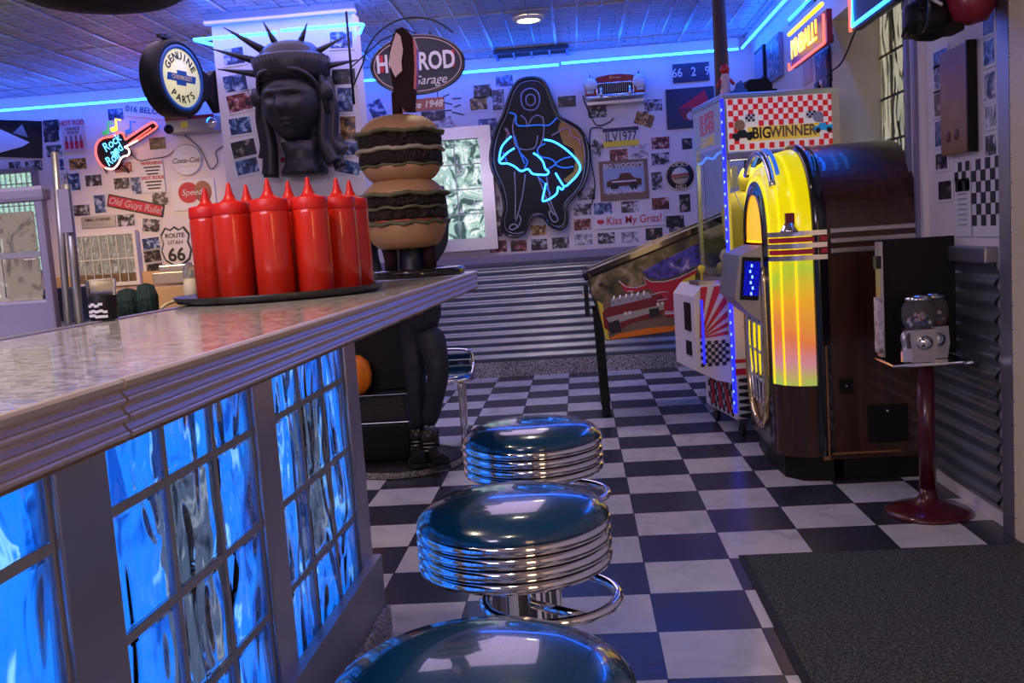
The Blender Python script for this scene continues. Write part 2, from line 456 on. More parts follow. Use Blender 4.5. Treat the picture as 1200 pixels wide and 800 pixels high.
# ------------------------------------------------------------------ room shell
b = MB(); b.box((-1.2, -1.2, -.03), (10, 9.6, .06), 'checker_tiles'); struct(b.build('floor'))
b = MB(); b.box((-1.2, -1.2, ZC + .03), (10, 9.6, .06), 'pressed_ceiling')
for k in range(-10, 6):
    b.box((-.244 + .497 * k, -1.2, ZC - .004), (.022, 9.4, .012), 'ceiling_seam')
    b.box((-.244 + .497 * (k + 1 / 3), -1.2, ZC - .001), (.010, 9.4, .006), 'ceiling_seam'); b.box((-.244 + .497 * (k + 2 / 3), -1.2, ZC - .001), (.010, 9.4, .006), 'ceiling_seam')
for k in range(-3, 8):
    b.box((-1.2, 2.95 - 1.22 * k, ZC - .002), (9.8, .012, .006), 'ceiling_seam')
struct(b.build('ceiling'))
b = MB()
# back wall split round window_1, window_2 (built as openings would need; windows are set in front as glazed frames)
b.box((-1.2, WY + .06, 1.35), (10, .12, 2.7), 'white_wall'); struct(b.build('wall_back'))
# tan lower band at the kitchen end
b = MB(); b.box((-3.4, WY - .012, .56), (3.0, .02, 1.12), 'tan'); struct(b.build('trim_1'))
# right wall with the window niche
NY0, NY1, NZ0, NZ1 = -.44, .86, 1.12, 2.30
b = MB()
b.box((XR + .15, (NY1 + 3.41) / 2, 1.35), (.3, 3.41 - NY1, 2.7), 'white_wall')
b.box((XR + .15, (NY0 - 1.45) / 2, 1.35), (.3, NY0 + 1.45, 2.7), 'white_wall')
b.box((XR + .15, (NY0 + NY1) / 2, NZ0 / 2), (.3, NY1 - NY0, NZ0), 'white_wall')
b.box((XR + .15, (NY0 + NY1) / 2, (NZ1 + 2.7) / 2), (.3, NY1 - NY0, 2.7 - NZ1), 'white_wall')
b.box((XR + .15, NY1 - .004, (NZ0 + NZ1) / 2), (.298, .01, NZ1 - NZ0), 'niche_plaster')
b.box((XR + .15, NY0 + .004, (NZ0 + NZ1) / 2), (.298, .01, NZ1 - NZ0), 'niche_plaster')
struct(b.build('wall_right'))
b = MB(); b.box((XR + .15, -3.7, 1.35), (.3, 4.3, 2.7), 'white_wall'); struct(b.build('wall_right.001'))
b = MB(); b.box((-6.1, -1.2, 1.35), (.2, 9.6, 2.7), 'white_wall'); struct(b.build('wall_left'))
b = MB(); b.box((-1.2, -6.0, 1.35), (10, .2, 2.7), 'white_wall'); struct(b.build('wall_front'))
# stub wall that carries the bust
SX0, SX1 = -2.37, -1.475
b = MB(); b.box(((SX0 + SX1) / 2, CY + .1, 1.35), (SX1 - SX0, .2, 2.7), 'white_wall'); struct(b.build('wall_stub'))
b = MB(); b.box(((SX0 + SX1) / 2, CY - .025, ZC - .03), (SX1 - SX0 + .06, .05, .06), 'white_wall'); struct(b.build('trim_2'))
# cornice along the back
b = MB(); b.box((-2.4, WY - .03, 2.65), (7.3, .06, .1), 'white_wall', bevel=.01); struct(b.build('trim_3'))
b = MB(); b.box((XR - .025, .95, 2.665), (.05, 4.7, .07), 'white_wall'); struct(b.build('trim_4'))
# corrugated wainscots
def corrug(name, f, length, z0, z1, pitch=.068, amp=.011):
    b = MB(); nz = int((z1 - z0) / pitch * 10)
    def g(u, v):
        z = z0 + (z1 - z0) * v
        return f(length * u, amp * math.cos(2 * PI * (z - z0) / pitch), z)
    b.grid(g, 1, nz, 'galvanised'); return struct(b.build(name, fix=False))
corrug('wall_back_cladding', lambda s, d, z: (-2.35 + s, WY - .016 + d, z), 3.70, .13, .985)
corrug('wall_right_cladding', lambda s, d, z: (XR - .016 + d, WY - .02 - s, z), WY - .02 + 1.32, .06, .985)
b = MB(); b.box((-.5, WY - .03, 1.02), (3.7, .05, .07), 'purple_frame', bevel=.006); struct(b.build('trim_5'))
b = MB(); b.box((XR - .025, 1.0, 1.015), (.05, 4.6, .06), 'dull_steel', bevel=.006); struct(b.build('trim_6'))
b = MB(); b.box((-.5, WY - .022, .065), (3.7, .035, .13), 'granite_speckle'); struct(b.build('baseboard_back'))
# door frame at the right edge: dark outer corner, then the pale riveted jamb
b = MB()
b.box((XR - .008, -1.39, 1.3), (.016, .09, 2.6), 'dull_steel')
struct(b.build('trim_7'))
b = MB(); b.box((XR - .006, -1.56, 1.33), (.022, .24, 2.66), 'cream', bevel=.004)
for z in [x * .085 + .08 for x in range(30)]:
    b.lathe([(.006, 0), (.005, .004), (.0, .006)], 'chrome', (XR - .017, -1.455, z), 8, Matrix.Rotation(-PI / 2, 3, 'Y'))
struct(b.build('door_1'))

# window_1: framed glass blocks behind the burger
def glazed(name, x0, x1, z0, z1, fw, ny, nx, sheet, frame='steel', y=WY, dep=.08, glass='wavy_glass_clear', mort='white'):
    r = empty(name, ((x0 + x1) / 2, y, z0)); r['kind'] = 'structure'
    cx = (x0 + x1) / 2
    b = MB()
    w, h = x1 - x0, z1 - z0
    for s in (-1, 1):
        b.prism([(s * w / 2, 0), (s * w / 2, h), (s * (w / 2 - fw), h - fw), (s * (w / 2 - fw), fw)], 'y', -dep, -.002, frame)
    b.prism([(-w / 2, 0), (w / 2, 0), (w / 2 - fw, fw), (-w / 2 + fw, fw)], 'y', -dep * .98, -.002, frame)
    b.prism([(-w / 2, h), (w / 2, h), (w / 2 - fw, h - fw), (-w / 2 + fw, h - fw)], 'y', -dep * .98, -.002, frame)
    struct(b.build('window_frame', r))
    gw, gh = (w - 2 * fw) / nx, (h - 2 * fw) / ny
    b = MB(); b.box((0, -.006, h / 2), (w - 2 * fw, .004, h - 2 * fw), sheet); struct(b.build('light_sheet', r))
    b = MB()
    for i in range(nx):
        for j in range(ny):
            b.box((-w / 2 + fw + gw * (i + .5), -.04, fw + gh * (j + .5)), (gw - .01, .02, gh - .01), glass, bevel=.004)
    struct(b.build('window_pane', r))
    b = MB()
    for i in range(nx + 1): b.box((-w / 2 + fw + gw * i, -.034, h / 2), (.007, .022, h - 2 * fw), mort)
    for j in range(ny + 1): b.box((0, -.034, fw + gh * j), (w - 2 * fw, .021, .008), mort)
    struct(b.build('mortar', r))
    return r
p1 = P(575, 150, 'y', WY); p2 = P(572, 292, 'y', WY)
glazed('window_1', p1.x - .86, p1.x, p2.z, p1.z + .02, .10, 4, 3, 'window_daylight')
p1 = P(84, 272, 'y', WY); p2 = P(168, 330, 'y', WY)
glazed('window_2', p1.x, p2.x, p2.z - .02, p1.z - .02, .03, 2, 7, 'hazy_warm', 'white', dep=.06)
p1 = P(-40, 205, 'y', WY); p2 = P(72, 320, 'y', WY)
glazed('window_3', p1.x, p2.x - .1, p2.z, p1.z + .02, .04, 9, 12, 'window_greenish', 'dull_steel', dep=.06)
# glass-block window in the right-hand niche
r = empty('window_4', (XR + .27, 0, 0)); r['kind'] = 'structure'
b = MB(); b.box((.045, (NY0 + NY1) / 2, (NZ0 + NZ1) / 2), (.01, NY1 - NY0 + .2, NZ1 - NZ0 + .2), 'window_warm'); struct(b.build('light_sheet', r))
b = MB(); nyb, nzb = 6, 5
for i in range(nyb):
    for j in range(nzb):
        gw = (NY1 - NY0) / nyb; gh = (NZ1 - NZ0) / nzb
        b.box((0, NY0 + gw * (i + .5), NZ0 + gh * (j + .5)), (.03, gw - .012, gh - .012), 'wavy_glass_clear', bevel=.005)
struct(b.build('window_pane', r))
b = MB()
for i in range(nyb + 1): b.box((.005, NY0 + gw * i, (NZ0 + NZ1) / 2), (.03, .012, NZ1 - NZ0), 'ink')
for j in range(nzb + 1): b.box((.005, (NY0 + NY1) / 2, NZ0 + gh * j), (.029, NY1 - NY0, .012), 'ink')
struct(b.build('mortar', r))
# niche casing on the near side
b = MB(); b.box((XR - .012, -.535, 1.72), (.024, .16, 1.45), 'white_wall'); b.box((XR - .02, -.57, 1.72), (.04, .03, 1.45), 'purple_frame'); b.box((XR - .02, -.475, 1.72), (.04, .03, 1.45), 'purple_frame')
struct(b.build('trim_8'))

# ------------------------------------------------------------------ neon lines
def neon(name, pts, r, m, label, cat='neon light', group=None):
    b = MB(); b.tube(pts, r, m, 8); o = recenter(b.build(name)); return tag(o, label, cat, group)
ZN = 2.572
neon('neon_tube', [(-6.0, WY - .2, ZN), (-4.2, WY - .2, ZN - .004), (-.232, WY - .2, ZN)], .009, 'neon_cyan', 'long blue neon tube along the back wall, from the far left past the oval sign')
neon('neon_tube', [(-.208, WY - .2, ZN + .008), (1.22, WY - .2, ZN + .008)], .009, 'neon_cyan', 'blue neon tube on the back wall over the red car front, running to the corner')
neon('neon_tube', [(XR - .10, WY - .19, ZN + .014), (XR - .10, -.9, ZN + .014)], .009, 'neon_cyan', 'blue neon tube running along the right wall from the corner towards the viewer')
cxm = -1.93
neon('neon_tube', [(SX0 - .02, CY + .12, ZN - .03), (SX0 - .08, CY - .10, ZN - .03), (cxm, CY - .10, ZN - .03)], .010, 'neon_cyan', 'blue neon tube wrapping the left corner of the bust wall')
neon('neon_tube', [(cxm + .03, CY - .10, ZN - .02), (SX1 + .05, CY - .10, ZN - .02), (SX1 + .08, CY - .07, ZN - .02), (SX1 + .02, CY + .1, ZN - .03)], .010, 'neon_cyan', 'blue neon tube wrapping the right corner of the bust wall')

# ------------------------------------------------------------------ ceiling fittings
dl = P(619, 21, 'z', ZC)
def downlight(x, y, label):
    r = empty('ceiling_downlight', (x, y, ZC - .03), 0, label, 'ceiling light', 'recessed downlights')
    b = MB(); b.lathe([(.11, .028), (.105, .012), (.08, .008), (.078, .02)], 'white', seg=32); b.build('trim_ring', r)
    b = MB(); b.lathe([(.0, .006), (.05, .006), (.076, .014)], 'lamp_white', seg=32); b.build('lens', r)
    return r
downlight(dl.x, dl.y, 'small warm recessed downlight in the ceiling right of the oval sign')
v0 = P(585, 68, 'z', ZC); v1 = P(663, 53, 'z', ZC)
cx_, cy_ = (v0.x + v1.x) / 2, (v0.y + v1.y) / 2 - .04
r = empty('ceiling_vent', (cx_, cy_, ZC - .03), 0, 'black four-slot air vent in the ceiling above the woman-shaped neon', 'vent')
b = MB()
b.box((0, 0, .02), (.58, .34, .008), 'black'); b.build('backing', r)
b = MB()
for s in (-1, 1): b.box((0, s * .17, .008), (.6, .02, .03), 'blue_paint'); b.box((s * .29, 0, .008), (.02, .34, .03), 'blue_paint')
for k in (-1, 0, 1): b.box((k * .145, 0, .008), (.014, .34, .028), 'dull_steel')
b.build('frame', r)
tc_ = P(118, -22, 'z', ZC - .12)
b = MB()
prof = [(.30, -.07), (.36, -.075), (.395, -.06), (.40, -.03), (.40, .03), (.395, .06), (.36, .075), (.30, .07), (.24, .04), (.24, -.04), (.30, -.07)]
b.lathe(prof, 'rubber', (tc_.x, tc_.y, ZC - .12), 72, fn=lambda rr, z, a, j: ((rr - (.012 if (rr > .38 and int(a / (2 * PI / 72) + .5) % 2) else 0)), z))
o = recenter(b.build('tyre_decoration')); tag(o, 'black treaded tyre hung flat under the ceiling at top left', 'tyre')
b = MB(); b.lathe([(.10, -.05), (.12, 0), (.1, .10)], 'black', (0, 0, .12)); b.box((0, 0, .07), (.47, .04, .02), 'black'); o2 = b.build('hub', o)

# ------------------------------------------------------------------ counter
CR = 0.022                                      # the counter runs very slightly across the tile grid
cnt = empty('counter_base', (-.86, -2.05, 0), -CR, 'long counter front of blue-lit glass blocks between grey steel posts', 'counter')
def cb(name, b): return b.build(name, cnt)
LEN = 3.3
b = MB(); b.box((-.30, -LEN / 2, .53), (.04, LEN, .90), 'black'); b.box((-.17, -.02, .53), (.26, .03, .90), 'dull_steel'); b.box((-.16, -LEN / 2, 1.0), (.3, LEN, .02), 'black'); cb('carcass', b)
# posts: end, between panels (local y measured from the near corner)
def yl(u, v): # local y on the front face
    p = P(u, v, 'x', -.86); return p.y + 2.05
posts = [(-.125, .125, 'end'), (-.125 - .62 - .12, .12, ''), (-.865 - .62 - .14, .14, ''), (-1.625 - .62 - .14, .14, '')]
for y0, w, _ in posts:
    b = MB(); b.box((-.03, y0 + w / 2, .54), (.06, w, .90), 'steel', bevel=.004); cb('post', b)
panels = [(-.125 - .62, -.125), (-.865 - .62, -.865), (-1.625 - .62, -1.625), (-2.385 - .62, -2.385)]
b = MB(); b.box((-.02, -LEN / 2, .155), (.045, LEN, .08), 'steel', bevel=.003)
b.box((.012, -LEN / 2 + .0, .17), (.03, LEN, .16), 'dull_steel'); cb('bottom_rail', b)
b = MB(); b.box((.02, -LEN / 2, .045), (.05, LEN, .09), 'granite_speckle', bevel=.012); cb('kick_plate', b)
dim = {(0, 1, 2), (0, 1, 1), (1, 1, 2), (1, 1, 1)}
gb = .0
for pi, (a, c) in enumerate(panels):
    w = (c - a) / 3
    for i in range(3):
        for j in range(4):
            z0 = .205 + j * .205; hh = .205
            lit = not ((pi, i, j) in dim)
            b = MB(); b.box((-.019, a + w * (i + .5), z0 + hh / 2), (.018, w - .014, hh - .014), 'wavy_glass' if lit else 'wavy_glass_clear', bevel=.006)
            o = cb('glass_block', b)
            if not lit: o['label'] = 'clear unlit glass block'
    b = MB()
    for i in range(4): b.box((-.022, a + w * i, .615), (.022, .016, .82), 'grout_grey')
    for j in range(5): b.box((-.022, (a + c) / 2, .205 + j * .205), (.0215, c - a, .016), 'grout_grey')
    cb('grout', b)
    b = MB()
    for i in range(3):
        for j in range(4):
            b.box((-.050, a + w * (i + .5), .205 + .205 * (j + .5)), (.006, w - .004, .201), 'dim_sheet' if (pi, i, j) in dim else 'led_sheet')
    cb('light_sheet', b)

# worktop
q0 = P(0, 490, 'z', ZT); q1 = P(555, 319, 'z', ZT)
d = (q1 - q0); d.z = 0; d.normalize(); nrm = Vector((-d.y, d.x, 0))   # nrm points to the back of the counter
back = P(100, 381, 'z', ZT); depth = (back - q0).dot(nrm)
wt = empty('worktop', (q1.x, q1.y, ZT), math.atan2(d.y, d.x) - PI / 2, 'speckled grey laminate worktop with a ribbed chrome edge band', 'countertop')
WL = 3.3
ENDX = .07
b = MB(); b.box((-depth / 2, ENDX / 2 - WL / 2, -.0225), (depth - .012, WL + ENDX - .012, .045), 'laminate'); b.build('top', wt)
def band(L0, L1):
    b = MB(); prof = []
    n = 3
    h = .056
    prof.append((0.0, .002)); prof.append((.006, .0015))
    prof += [(.009, -.001), (.009, -.006)]
    for k in range(n):
        z0 = -.009 - k * (h - .009) / n; rr = .0042
        prof += [(.003, z0 - .001)] + [(.004 + rr * 1.3 * math.sin(t), z0 - .0055 - rr + rr * math.cos(t) - .0) for t in [PI * q / 7 for q in range(1, 7)]] + [(.003, z0 - .0148)]
    prof += [(.008, -h), (.0, -h - .002)]
    # front band (x outward) from y=L0..L1
    b.prism([(p[0] - .006, p[1]) for p in prof], 'y', L0, L1, 'band_metal')
    return b
# prism axis y gives (x,z) - good
b = band(-WL, -2.345); b.build('edge_band', wt)
b = band(-2.340, ENDX + .008); b.build('edge_band', wt)
b = MB(); b.box((-depth / 2, ENDX, -.028), (depth, .02, .060), 'steel', bevel=.006); b.build('end_band', wt)
b = MB(); b.box((-depth / 2, -WL / 2, -.052), (depth - .04, WL - .06, .012), 'black'); b.build('underlay', wt)
b = MB(); b.box((-depth - .012, -WL / 2 + .03, -.02), (.025, WL + .06, .045), 'dull_steel', bevel=.005); b.build('back_band', wt)

# ------------------------------------------------------------------ bar stools
def make_stool():
    r = empty('bar_stool', (0, 0, 0))
    R0 = .178
    b = MB()
    pr = [(.0, .043), (.06, .042), (.11, .038), (.145, .031), (.166, .018), (.1765, .005), (.176, -.003), (.165, -.006)]
    b.lathe([(a, z + .715) for a, z in pr[::-1]], 'seat_vinyl', seg=56); b.build('seat', r)
    b = MB(); z = .714
    for k in range(4):
        b.lathe([(.168, z), (.1775, z - .001), (.179, z - .009), (.1775, z - .0175), (.168, z - .0185)], 'chrome', seg=72)
        z -= .0225
    b.build('ribbed_band', r)
    b = MB(); b.lathe([(.16, .712), (.1725, .708), (.1725, z + .004), (.15, z), (.02, z + .004)], 'black', seg=56); b.build('seat_underside', r)
    b = MB(); b.lathe([(.052, .02), (.05, .03), (.05, .60), (.062, .612), (.062, .625)], 'chrome', seg=32); b.build('column', r)
    b = MB(); b.lathe([(.2, 0), (.2, .008), (.17, .02), (.08, .035), (.045, .06)], 'chrome', seg=40); b.build('base', r)
    b = MB()
    b.tube([(.062 + .122 * math.cos(t), -.03 + .122 * math.sin(t), .565) for t in [2 * PI * i / 40 for i in range(40)]], .0095, 'chrome', 8, closed=True)
    for y_ in (-.1, .05): b.tube([(.02, y_ * .3, .555), (.12 if y_ < 0 else .1, y_ * 1.2, .562)], .009, 'chrome')
    b.build('foot_ring', r)
    return r
st = make_stool()
sl = ['third bar stool from the viewer, blue-green vinyl seat nearest the pinball machine', 'middle bar stool with a blue-green seat and its foot ring in view', 'nearest bar stool, only the top of its dark blue seat showing']
pos = [(-.315, -2.50), (-.318, -3.19), (-.310, -3.87)]
for i, (x, y) in enumerate(pos):
    o = st if i == 0 else copy_tree(st)
    o.location = (x, y, 0); o.scale = (1, 1, .962); tag(o, sl[i], 'bar stool', 'bar stools along the counter')

# ------------------------------------------------------------------ ketchup bottles on a tray
tc2 = Vector((-.915, -2.60, ZT))
b = MB(); b.lathe([(0, .002), (.225, .002), (.243, .004), (.252, .018), (.249, .019), (.240, .010), (.230, .008), (0, .008)], 'tray_black', tc2 + Vector((.012, .012, 0)), 56)
o = recenter(b.build('serving_tray')); tag(o, 'round black serving tray under the red squeeze bottles', 'tray')
def make_bottle():
    r = empty('ketchup_bottle', (0, 0, 0))
    b = MB(); b.lathe([(0, 0), (.040, 0), (.0435, .004), (.0435, .188), (.0425, .195), (.0415, .197), (.0415, .20), (0, .20)], 'ketchup_red', seg=36); b.build('bottle_body', r)
    b = MB(); b.lathe([(.0425, .197), (.0435, .199), (.0432, .221), (.041, .2245), (.022, .228), (.015, .234), (.0095, .245), (.0045, .268), (.003, .272), (0, .2725)], 'cap_red', seg=36); b.build('nozzle_cap', r)
    return r
bt = make_bottle()
BL = [(252, -2.56, 'red squeeze bottle at the far left end of the tray'), (280, -2.66, 'red squeeze bottle second from the left in the front row'),
      (325, -2.70, 'red squeeze bottle with fine droplets down its side, middle of the front row'), (372, -2.66, 'red squeeze bottle fourth from the left with a bright highlight'),
      (405, -2.56, 'red squeeze bottle second from the right end of the tray'), (420, -2.45, 'red squeeze bottle at the far right end of the tray'),
      (300, -2.56, 'red squeeze bottle standing behind the gap of the second and third front bottles'), (349, -2.58, 'red squeeze bottle standing behind the gap of the third and fourth front bottles'),
      (372, -2.47, 'red squeeze bottle behind the two right-hand front bottles'), (325, -2.47, 'red squeeze bottle in the centre of the third row, only its nozzle showing'),
      (279, -2.47, 'red squeeze bottle behind the leftmost two, only its nozzle showing'), (300, -2.385, 'red squeeze bottle at the back left of the tray'), (348, -2.385, 'red squeeze bottle at the back right of the tray')]
for i, (u, y, lab) in enumerate(BL):
    pp = P(u, 345, 'y', y)
    o = bt if i == 0 else copy_tree(bt)
    o.location = (pp.x, y, ZT + .0085); o.rotation_euler.z = i * .7
    tag(o, lab, 'squeeze bottle', 'red ketchup bottles on the tray')

# ------------------------------------------------------------------ tall burger
by = -1.86; bc = P(479, 300, 'y', by)
bx = bc.x
dk = MB(); dk.lathe([(0, .0), (.145, .0), (.152, .006), (.152, .02), (.145, .026), (0, .026)], 'black_gloss', (bx + .025, by, ZT + .003), 48)
burg = empty('giant_burger_sculpture', (bx, by, ZT + .003), 0, 'tall stacked burger sculpture with four patties at the end of the counter', 'sculpture')
o = dk.build('base'); o.parent = burg; o.matrix_parent_inverse = Matrix.Translation(-Vector(burg.location))
zs = lambda v: P(479, v, 'y', by).z - ZT - .003
kpx = abs(P(479, 200, 'y', by).x - P(480, 200, 'y', by).x)
def wav(am, n, ph):
    return lambda rr, z, a, j: (rr * (1 + (am * math.sin(n * a + ph) + am * .7 * math.sin((2 * n + 3) * a + 2 * ph) + am * .4 * math.sin((5 * n + 1) * a)) * (1 if rr > .05 else 0)), z + am * .11 * (math.sin((n - 2) * a + ph * 2) + .5 * math.sin((2 * n + 5) * a)) * (rr / .14))
RB = 50 * kpx
def layer(name, v0, v1, R, m, rough=.0, n=7, ph=0, prof=None):
    z0, z1 = zs(v0), zs(v1); h = z1 - z0
    prof = prof or [(0, 0), (.9, 0), (.99, .2), (1, .5), (.99, .8), (.9, 1), (0, 1)]
    b = MB(); b.lathe([(a * R, z0 + c * h) for a, c in prof], m, seg=64, fn=wav(rough, n, ph) if rough else None)
    return b.build(name, burg)
dome = [(0, 0), (.94, 0), (.97, .06), (.94, .2), (.87, .42), (.77, .64), (.62, .83), (.42, .95), (.2, .99), (0, 1)]
bowl = [(0, 0), (.56, 0), (.68, .06), (.80, .26), (.90, .6), (.95, .9), (.93, 1), (0, 1)]
rr_ = RB * 1.0
layer('bun_bottom', 291, 262, rr_, 'bun', prof=bowl)
layer('lettuce', 264.5, 259, rr_ * 1.02, 'lettuce', .03, 13, 1)
layer('tomato', 261, 256.5, rr_ * .9, 'tomato')
layer('patty', 258.5, 244.5, rr_ * .96, 'patty', .012, 21, 2)
layer('lettuce', 246, 242, rr_ * 1.0, 'lettuce', .03, 11, 3)
layer('patty', 242.5, 229, rr_ * .96, 'patty', .012, 23, 4)
layer('lettuce', 231, 226, rr_ * 1.06, 'lettuce', .03, 9, 2.2)
layer('bun_top', 228, 206, rr_ * .97, 'bun', prof=dome)
layer('bun_bottom', 213, 195, rr_ * .96, 'bun', prof=bowl)
layer('lettuce', 197, 193, rr_ * .96, 'lettuce', .03, 12, .3)
layer('patty', 194.5, 177.5, rr_ * .97, 'patty', .012, 19, 2)
layer('onion', 179, 173.5, rr_ * 1.02, 'onion', .025, 10, 5)
layer('patty', 174.5, 157, rr_ * .97, 'patty', .012, 22, 1)
layer('lettuce', 159, 154, rr_ * 1.07, 'lettuce', .03, 8, 3)
layer('bun_top', 157, 134, rr_ * .97, 'bun', prof=dome)
b = MB()
z0 = .02; z1 = zs(288)
b.lathe([(.055, z0), (.045, z0 + .01), (.04, z1), (.05, z1 + .01)], 'navy', (0.01, 0, 0)); b.lathe([(.02, z0), (.02, z1)], 'dark_reddish', (-.055, -.02, 0)); b.lathe([(.02, z0), (.02, z1)], 'dark_reddish', (.07, -.02, 0))
b.build('support_post', burg)
# dark blade on a skewer on top
zt = zs(134)
b = MB(); b.tube([(-.0, 0, zt - .02), (.002, 0, zt + .07)], .016, 'dark_reddish'); b.build('skewer', burg)
b = MB()
def bx_(u, v): q = P(u, v, 'y', by); return (q.x - bx, q.z - ZT - .003)
b.prism([bx_(*q) for q in [(476, 131), (486, 131), (487, 108), (489, 80), (489, 58), (483, 42), (473, 33), (465, 36), (460, 48), (457, 62), (459, 88), (463, 110), (466, 122)]], 'y', -.018, .018, 'dark_reddish'); b.build('blade', burg)
b = MB()
b.prism([bx_(*q) for q in [(466, 40), (471, 44), (474, 60), (472, 74), (473, 84), (465, 92), (462, 86), (458, 76), (459, 64), (462, 52)]], 'y', -.026, -.019, 'splotch'); b.build('splotch', burg)
b = MB(); b.prism([bx_(*q) for q in [(485, 44), (489.5, 58), (490, 80), (488.5, 106), (486, 105), (487, 78), (486, 60)]], 'y', -.02, .02, 'red'); b.build('edge_strip', burg)

# ------------------------------------------------------------------ cup, divider, poles behind the counter
cp = P(120, 377, 'z', ZT)
cup = empty('plastic_cup', (cp.x - .005, cp.y + .02, ZT), 0, 'clear plastic cup with a dark floral sleeve at the back edge of the worktop', 'cup')
sc = abs(P(100, 350, 'y', cp.y).x - P(101, 350, 'y', cp.y).x)
H = 50 * sc * .97; R1 = 14.5 * sc; R2 = 16.5 * sc
b = MB(); b.lathe([(R1 * .97, .0), (R1, 0), (R2, H), (R2 * 1.03, H), (R2 * .97, H - .002), (R1 * .94, .002), (0, .002)], 'clear_plastic', seg=32); b.build('cup_wall', cup)
b = MB(); b.lathe([(R1 * 1.01, H * .04), (R1 * 1.03, H * .05), (R1 * 1.085, H * .62), (R1 * 1.06, H * .63)], 'black', seg=32); b.build('dark_sleeve', cup)
b = MB()
for k in range(14):
    a = -PI / 2 + (k % 5 - 2) * .28; z = H * (.12 + .1 * (k // 5 + rnd.random()))
    q = R1 * 1.075; b.box((q * math.cos(a), q * math.sin(a), z), (.004, .008, .005), rnd.choice(['white', 'splotch', 'white']), Matrix.Rotation(a, 3, 'Z'))
b.build('printed_pattern', cup)
b = MB(); b.lathe([(R2 * .96, H * .72), (R2 * .97, H * .99), (0, H * .99)], 'cream', seg=32); b.build('foam', cup)

# glass block divider (left edge)
r = empty('glass_block_divider', (0, 0, 0), 0, 'purple-framed glass block divider standing behind the worktop at the left edge', 'divider')
yd = -3.02
def D(u, v): return P(u, v, 'y', yd)
a0, a1 = D(70, 388), D(-60, 396); top = D(40, 220)
xr_ = D(60, 300).x; zb = 1.047; zt_ = top.z
xl_ = D(-60, 300).x
r.location = (xr_, yd, zb)
w = xr_ - xl_; h = zt_ - zb
fr = .018
b = MB()
b.box((-fr / 2, 0, h / 2), (fr, .022, h), 'purple_frame', bevel=.006)
b.box((-w, 0, h / 2), (fr, .022, h), 'purple_frame', bevel=.006)
b.box((-w / 2 - .01, 0, .045 + .0), (w + .018, .021, .09), 'purple_frame', bevel=.006)
b.box((-w / 2 - .01, 0, h - .012), (w + .034, .034, .03), 'purple_frame', bevel=.008); b.build('frame', r)
gh = (h - .13) / 2
gw = gh * .98
b = MB(); b.box((-w / 2, .009, h / 2 + .02), (w - .07, .006, h - .13), 'hazy_warm'); b.build('light_sheet', r)
for i in range(int((w - fr) / gw) + 1):
    for j in range(2):
        x = -fr - gw * (i + .5)
        if x - gw / 2 < -w + .02: continue
        b = MB(); b.box((x, -.004, .09 + gh * (j + .5)), (gw - .012, .010, gh - .012), 'wavy_glass_clear', bevel=.005); b.build('glass_block', r)
b = MB(); b.box((-w / 2, -.004, .09 + gh), (w - .03, .015, .012), 'dull_steel'); b.build('grout', r)

# steel posts and dark boxes behind
yp = -2.55
def Q(u, v): return P(u, v, 'y', yp)
b = MB(); q0_, q1_ = Q(60, 300), Q(52, 165)
def post(name, ub, vb, ut, vt, wd, m, lab, y=yp, z0=None):
    q = P(ub, vb, 'y', y); t = P(ut, vt, 'y', y)
    zb_ = 1.046
    b = MB(); b.tube([(0, 0, 0), (t.x - q.x, 0, t.z - zb_)], wd, m, 12); o = b.build(name); o.location = (q.x, y, zb_)
    return tag(o, lab, 'post')
post('steel_post', 80, 382, 64, 178, .009, 'dull_steel', 'left of the two slim steel posts behind the divider')
post('steel_post', 93, 380, 78, 216, .011, 'dull_steel', 'right of the two slim steel posts, carrying a pale purple plate')
pa, pb = P(70, 222, 'y', yp - .02), P(86, 272, 'y', yp - .02)
b = MB(); b.box(((pa.x + pb.x) / 2, yp - .025, (pa.z + pb.z) / 2), (.03, .008, pa.z - pb.z), 'purple_frame'); o = recenter(b.build('mounting_plate')); tag(o, 'pale purple plate strapped to the steel post', 'plate')
for (u0, u1, vt, lab) in ((60, 72, 338, 'narrow dark blue box behind the divider'), (86, 103, 336, 'narrow dark box between the steel post and the cup')):
    a = P(u0, vt, 'y', -2.3); c = P(u1, 386, 'y', -2.3)
    b = MB(); b.box(((a.x + c.x) / 2, -2.3, (a.z + 1.047) / 2), (c.x - a.x, .1, a.z - 1.047), 'navy', bevel=.004); o = recenter(b.build('dark_box')); tag(o, lab, 'box')
# back shelf behind the counter that carries them
bs = MB(); bs.box((-1.80, -2.68, .5225), (1.08, 1.26, 1.045), 'dull_steel', bevel=.01); bs.box((-1.255, -2.68, .5), (.01, 1.1, .7), 'steel'); o = recenter(bs.build('prep_cabinet')); tag(o, 'low steel prep cabinet behind the counter', 'cabinet')
ztop = .98
# dark green ribbed bundles
for (u, v, w_, h_, lab) in ((150, 352, 26, 30, 'left dark green ribbed bundle behind the worktop'), (172, 348, 24, 34, 'right dark green ribbed bundle next to the white cable')):
    q = P(u, v, 'y', -2.35); k = abs(P(u, v, 'y', -2.35).x - P(u + 1, v, 'y', -2.35).x)
    b = MB(); R_ = w_ * k / 2; 
    HH = P(u, v - h_ / 2, 'y', -2.35).z - 1.047
    b.lathe([(0, 0), (R_ * .9, .0), (R_, HH * .6), (R_ * .7, HH * .92), (0, HH)], 'dark_green', seg=48, fn=lambda rr, z, a, j: (rr * (1 + .07 * math.sin(14 * a)), z))
    o = b.build('green_bundle'); o.location = (q.x, -2.35, 1.047); tag(o, lab, 'bundle')
    b = MB(); b.lathe([(R_ * .8, 0), (R_ * .8, .3)], 'black'); 
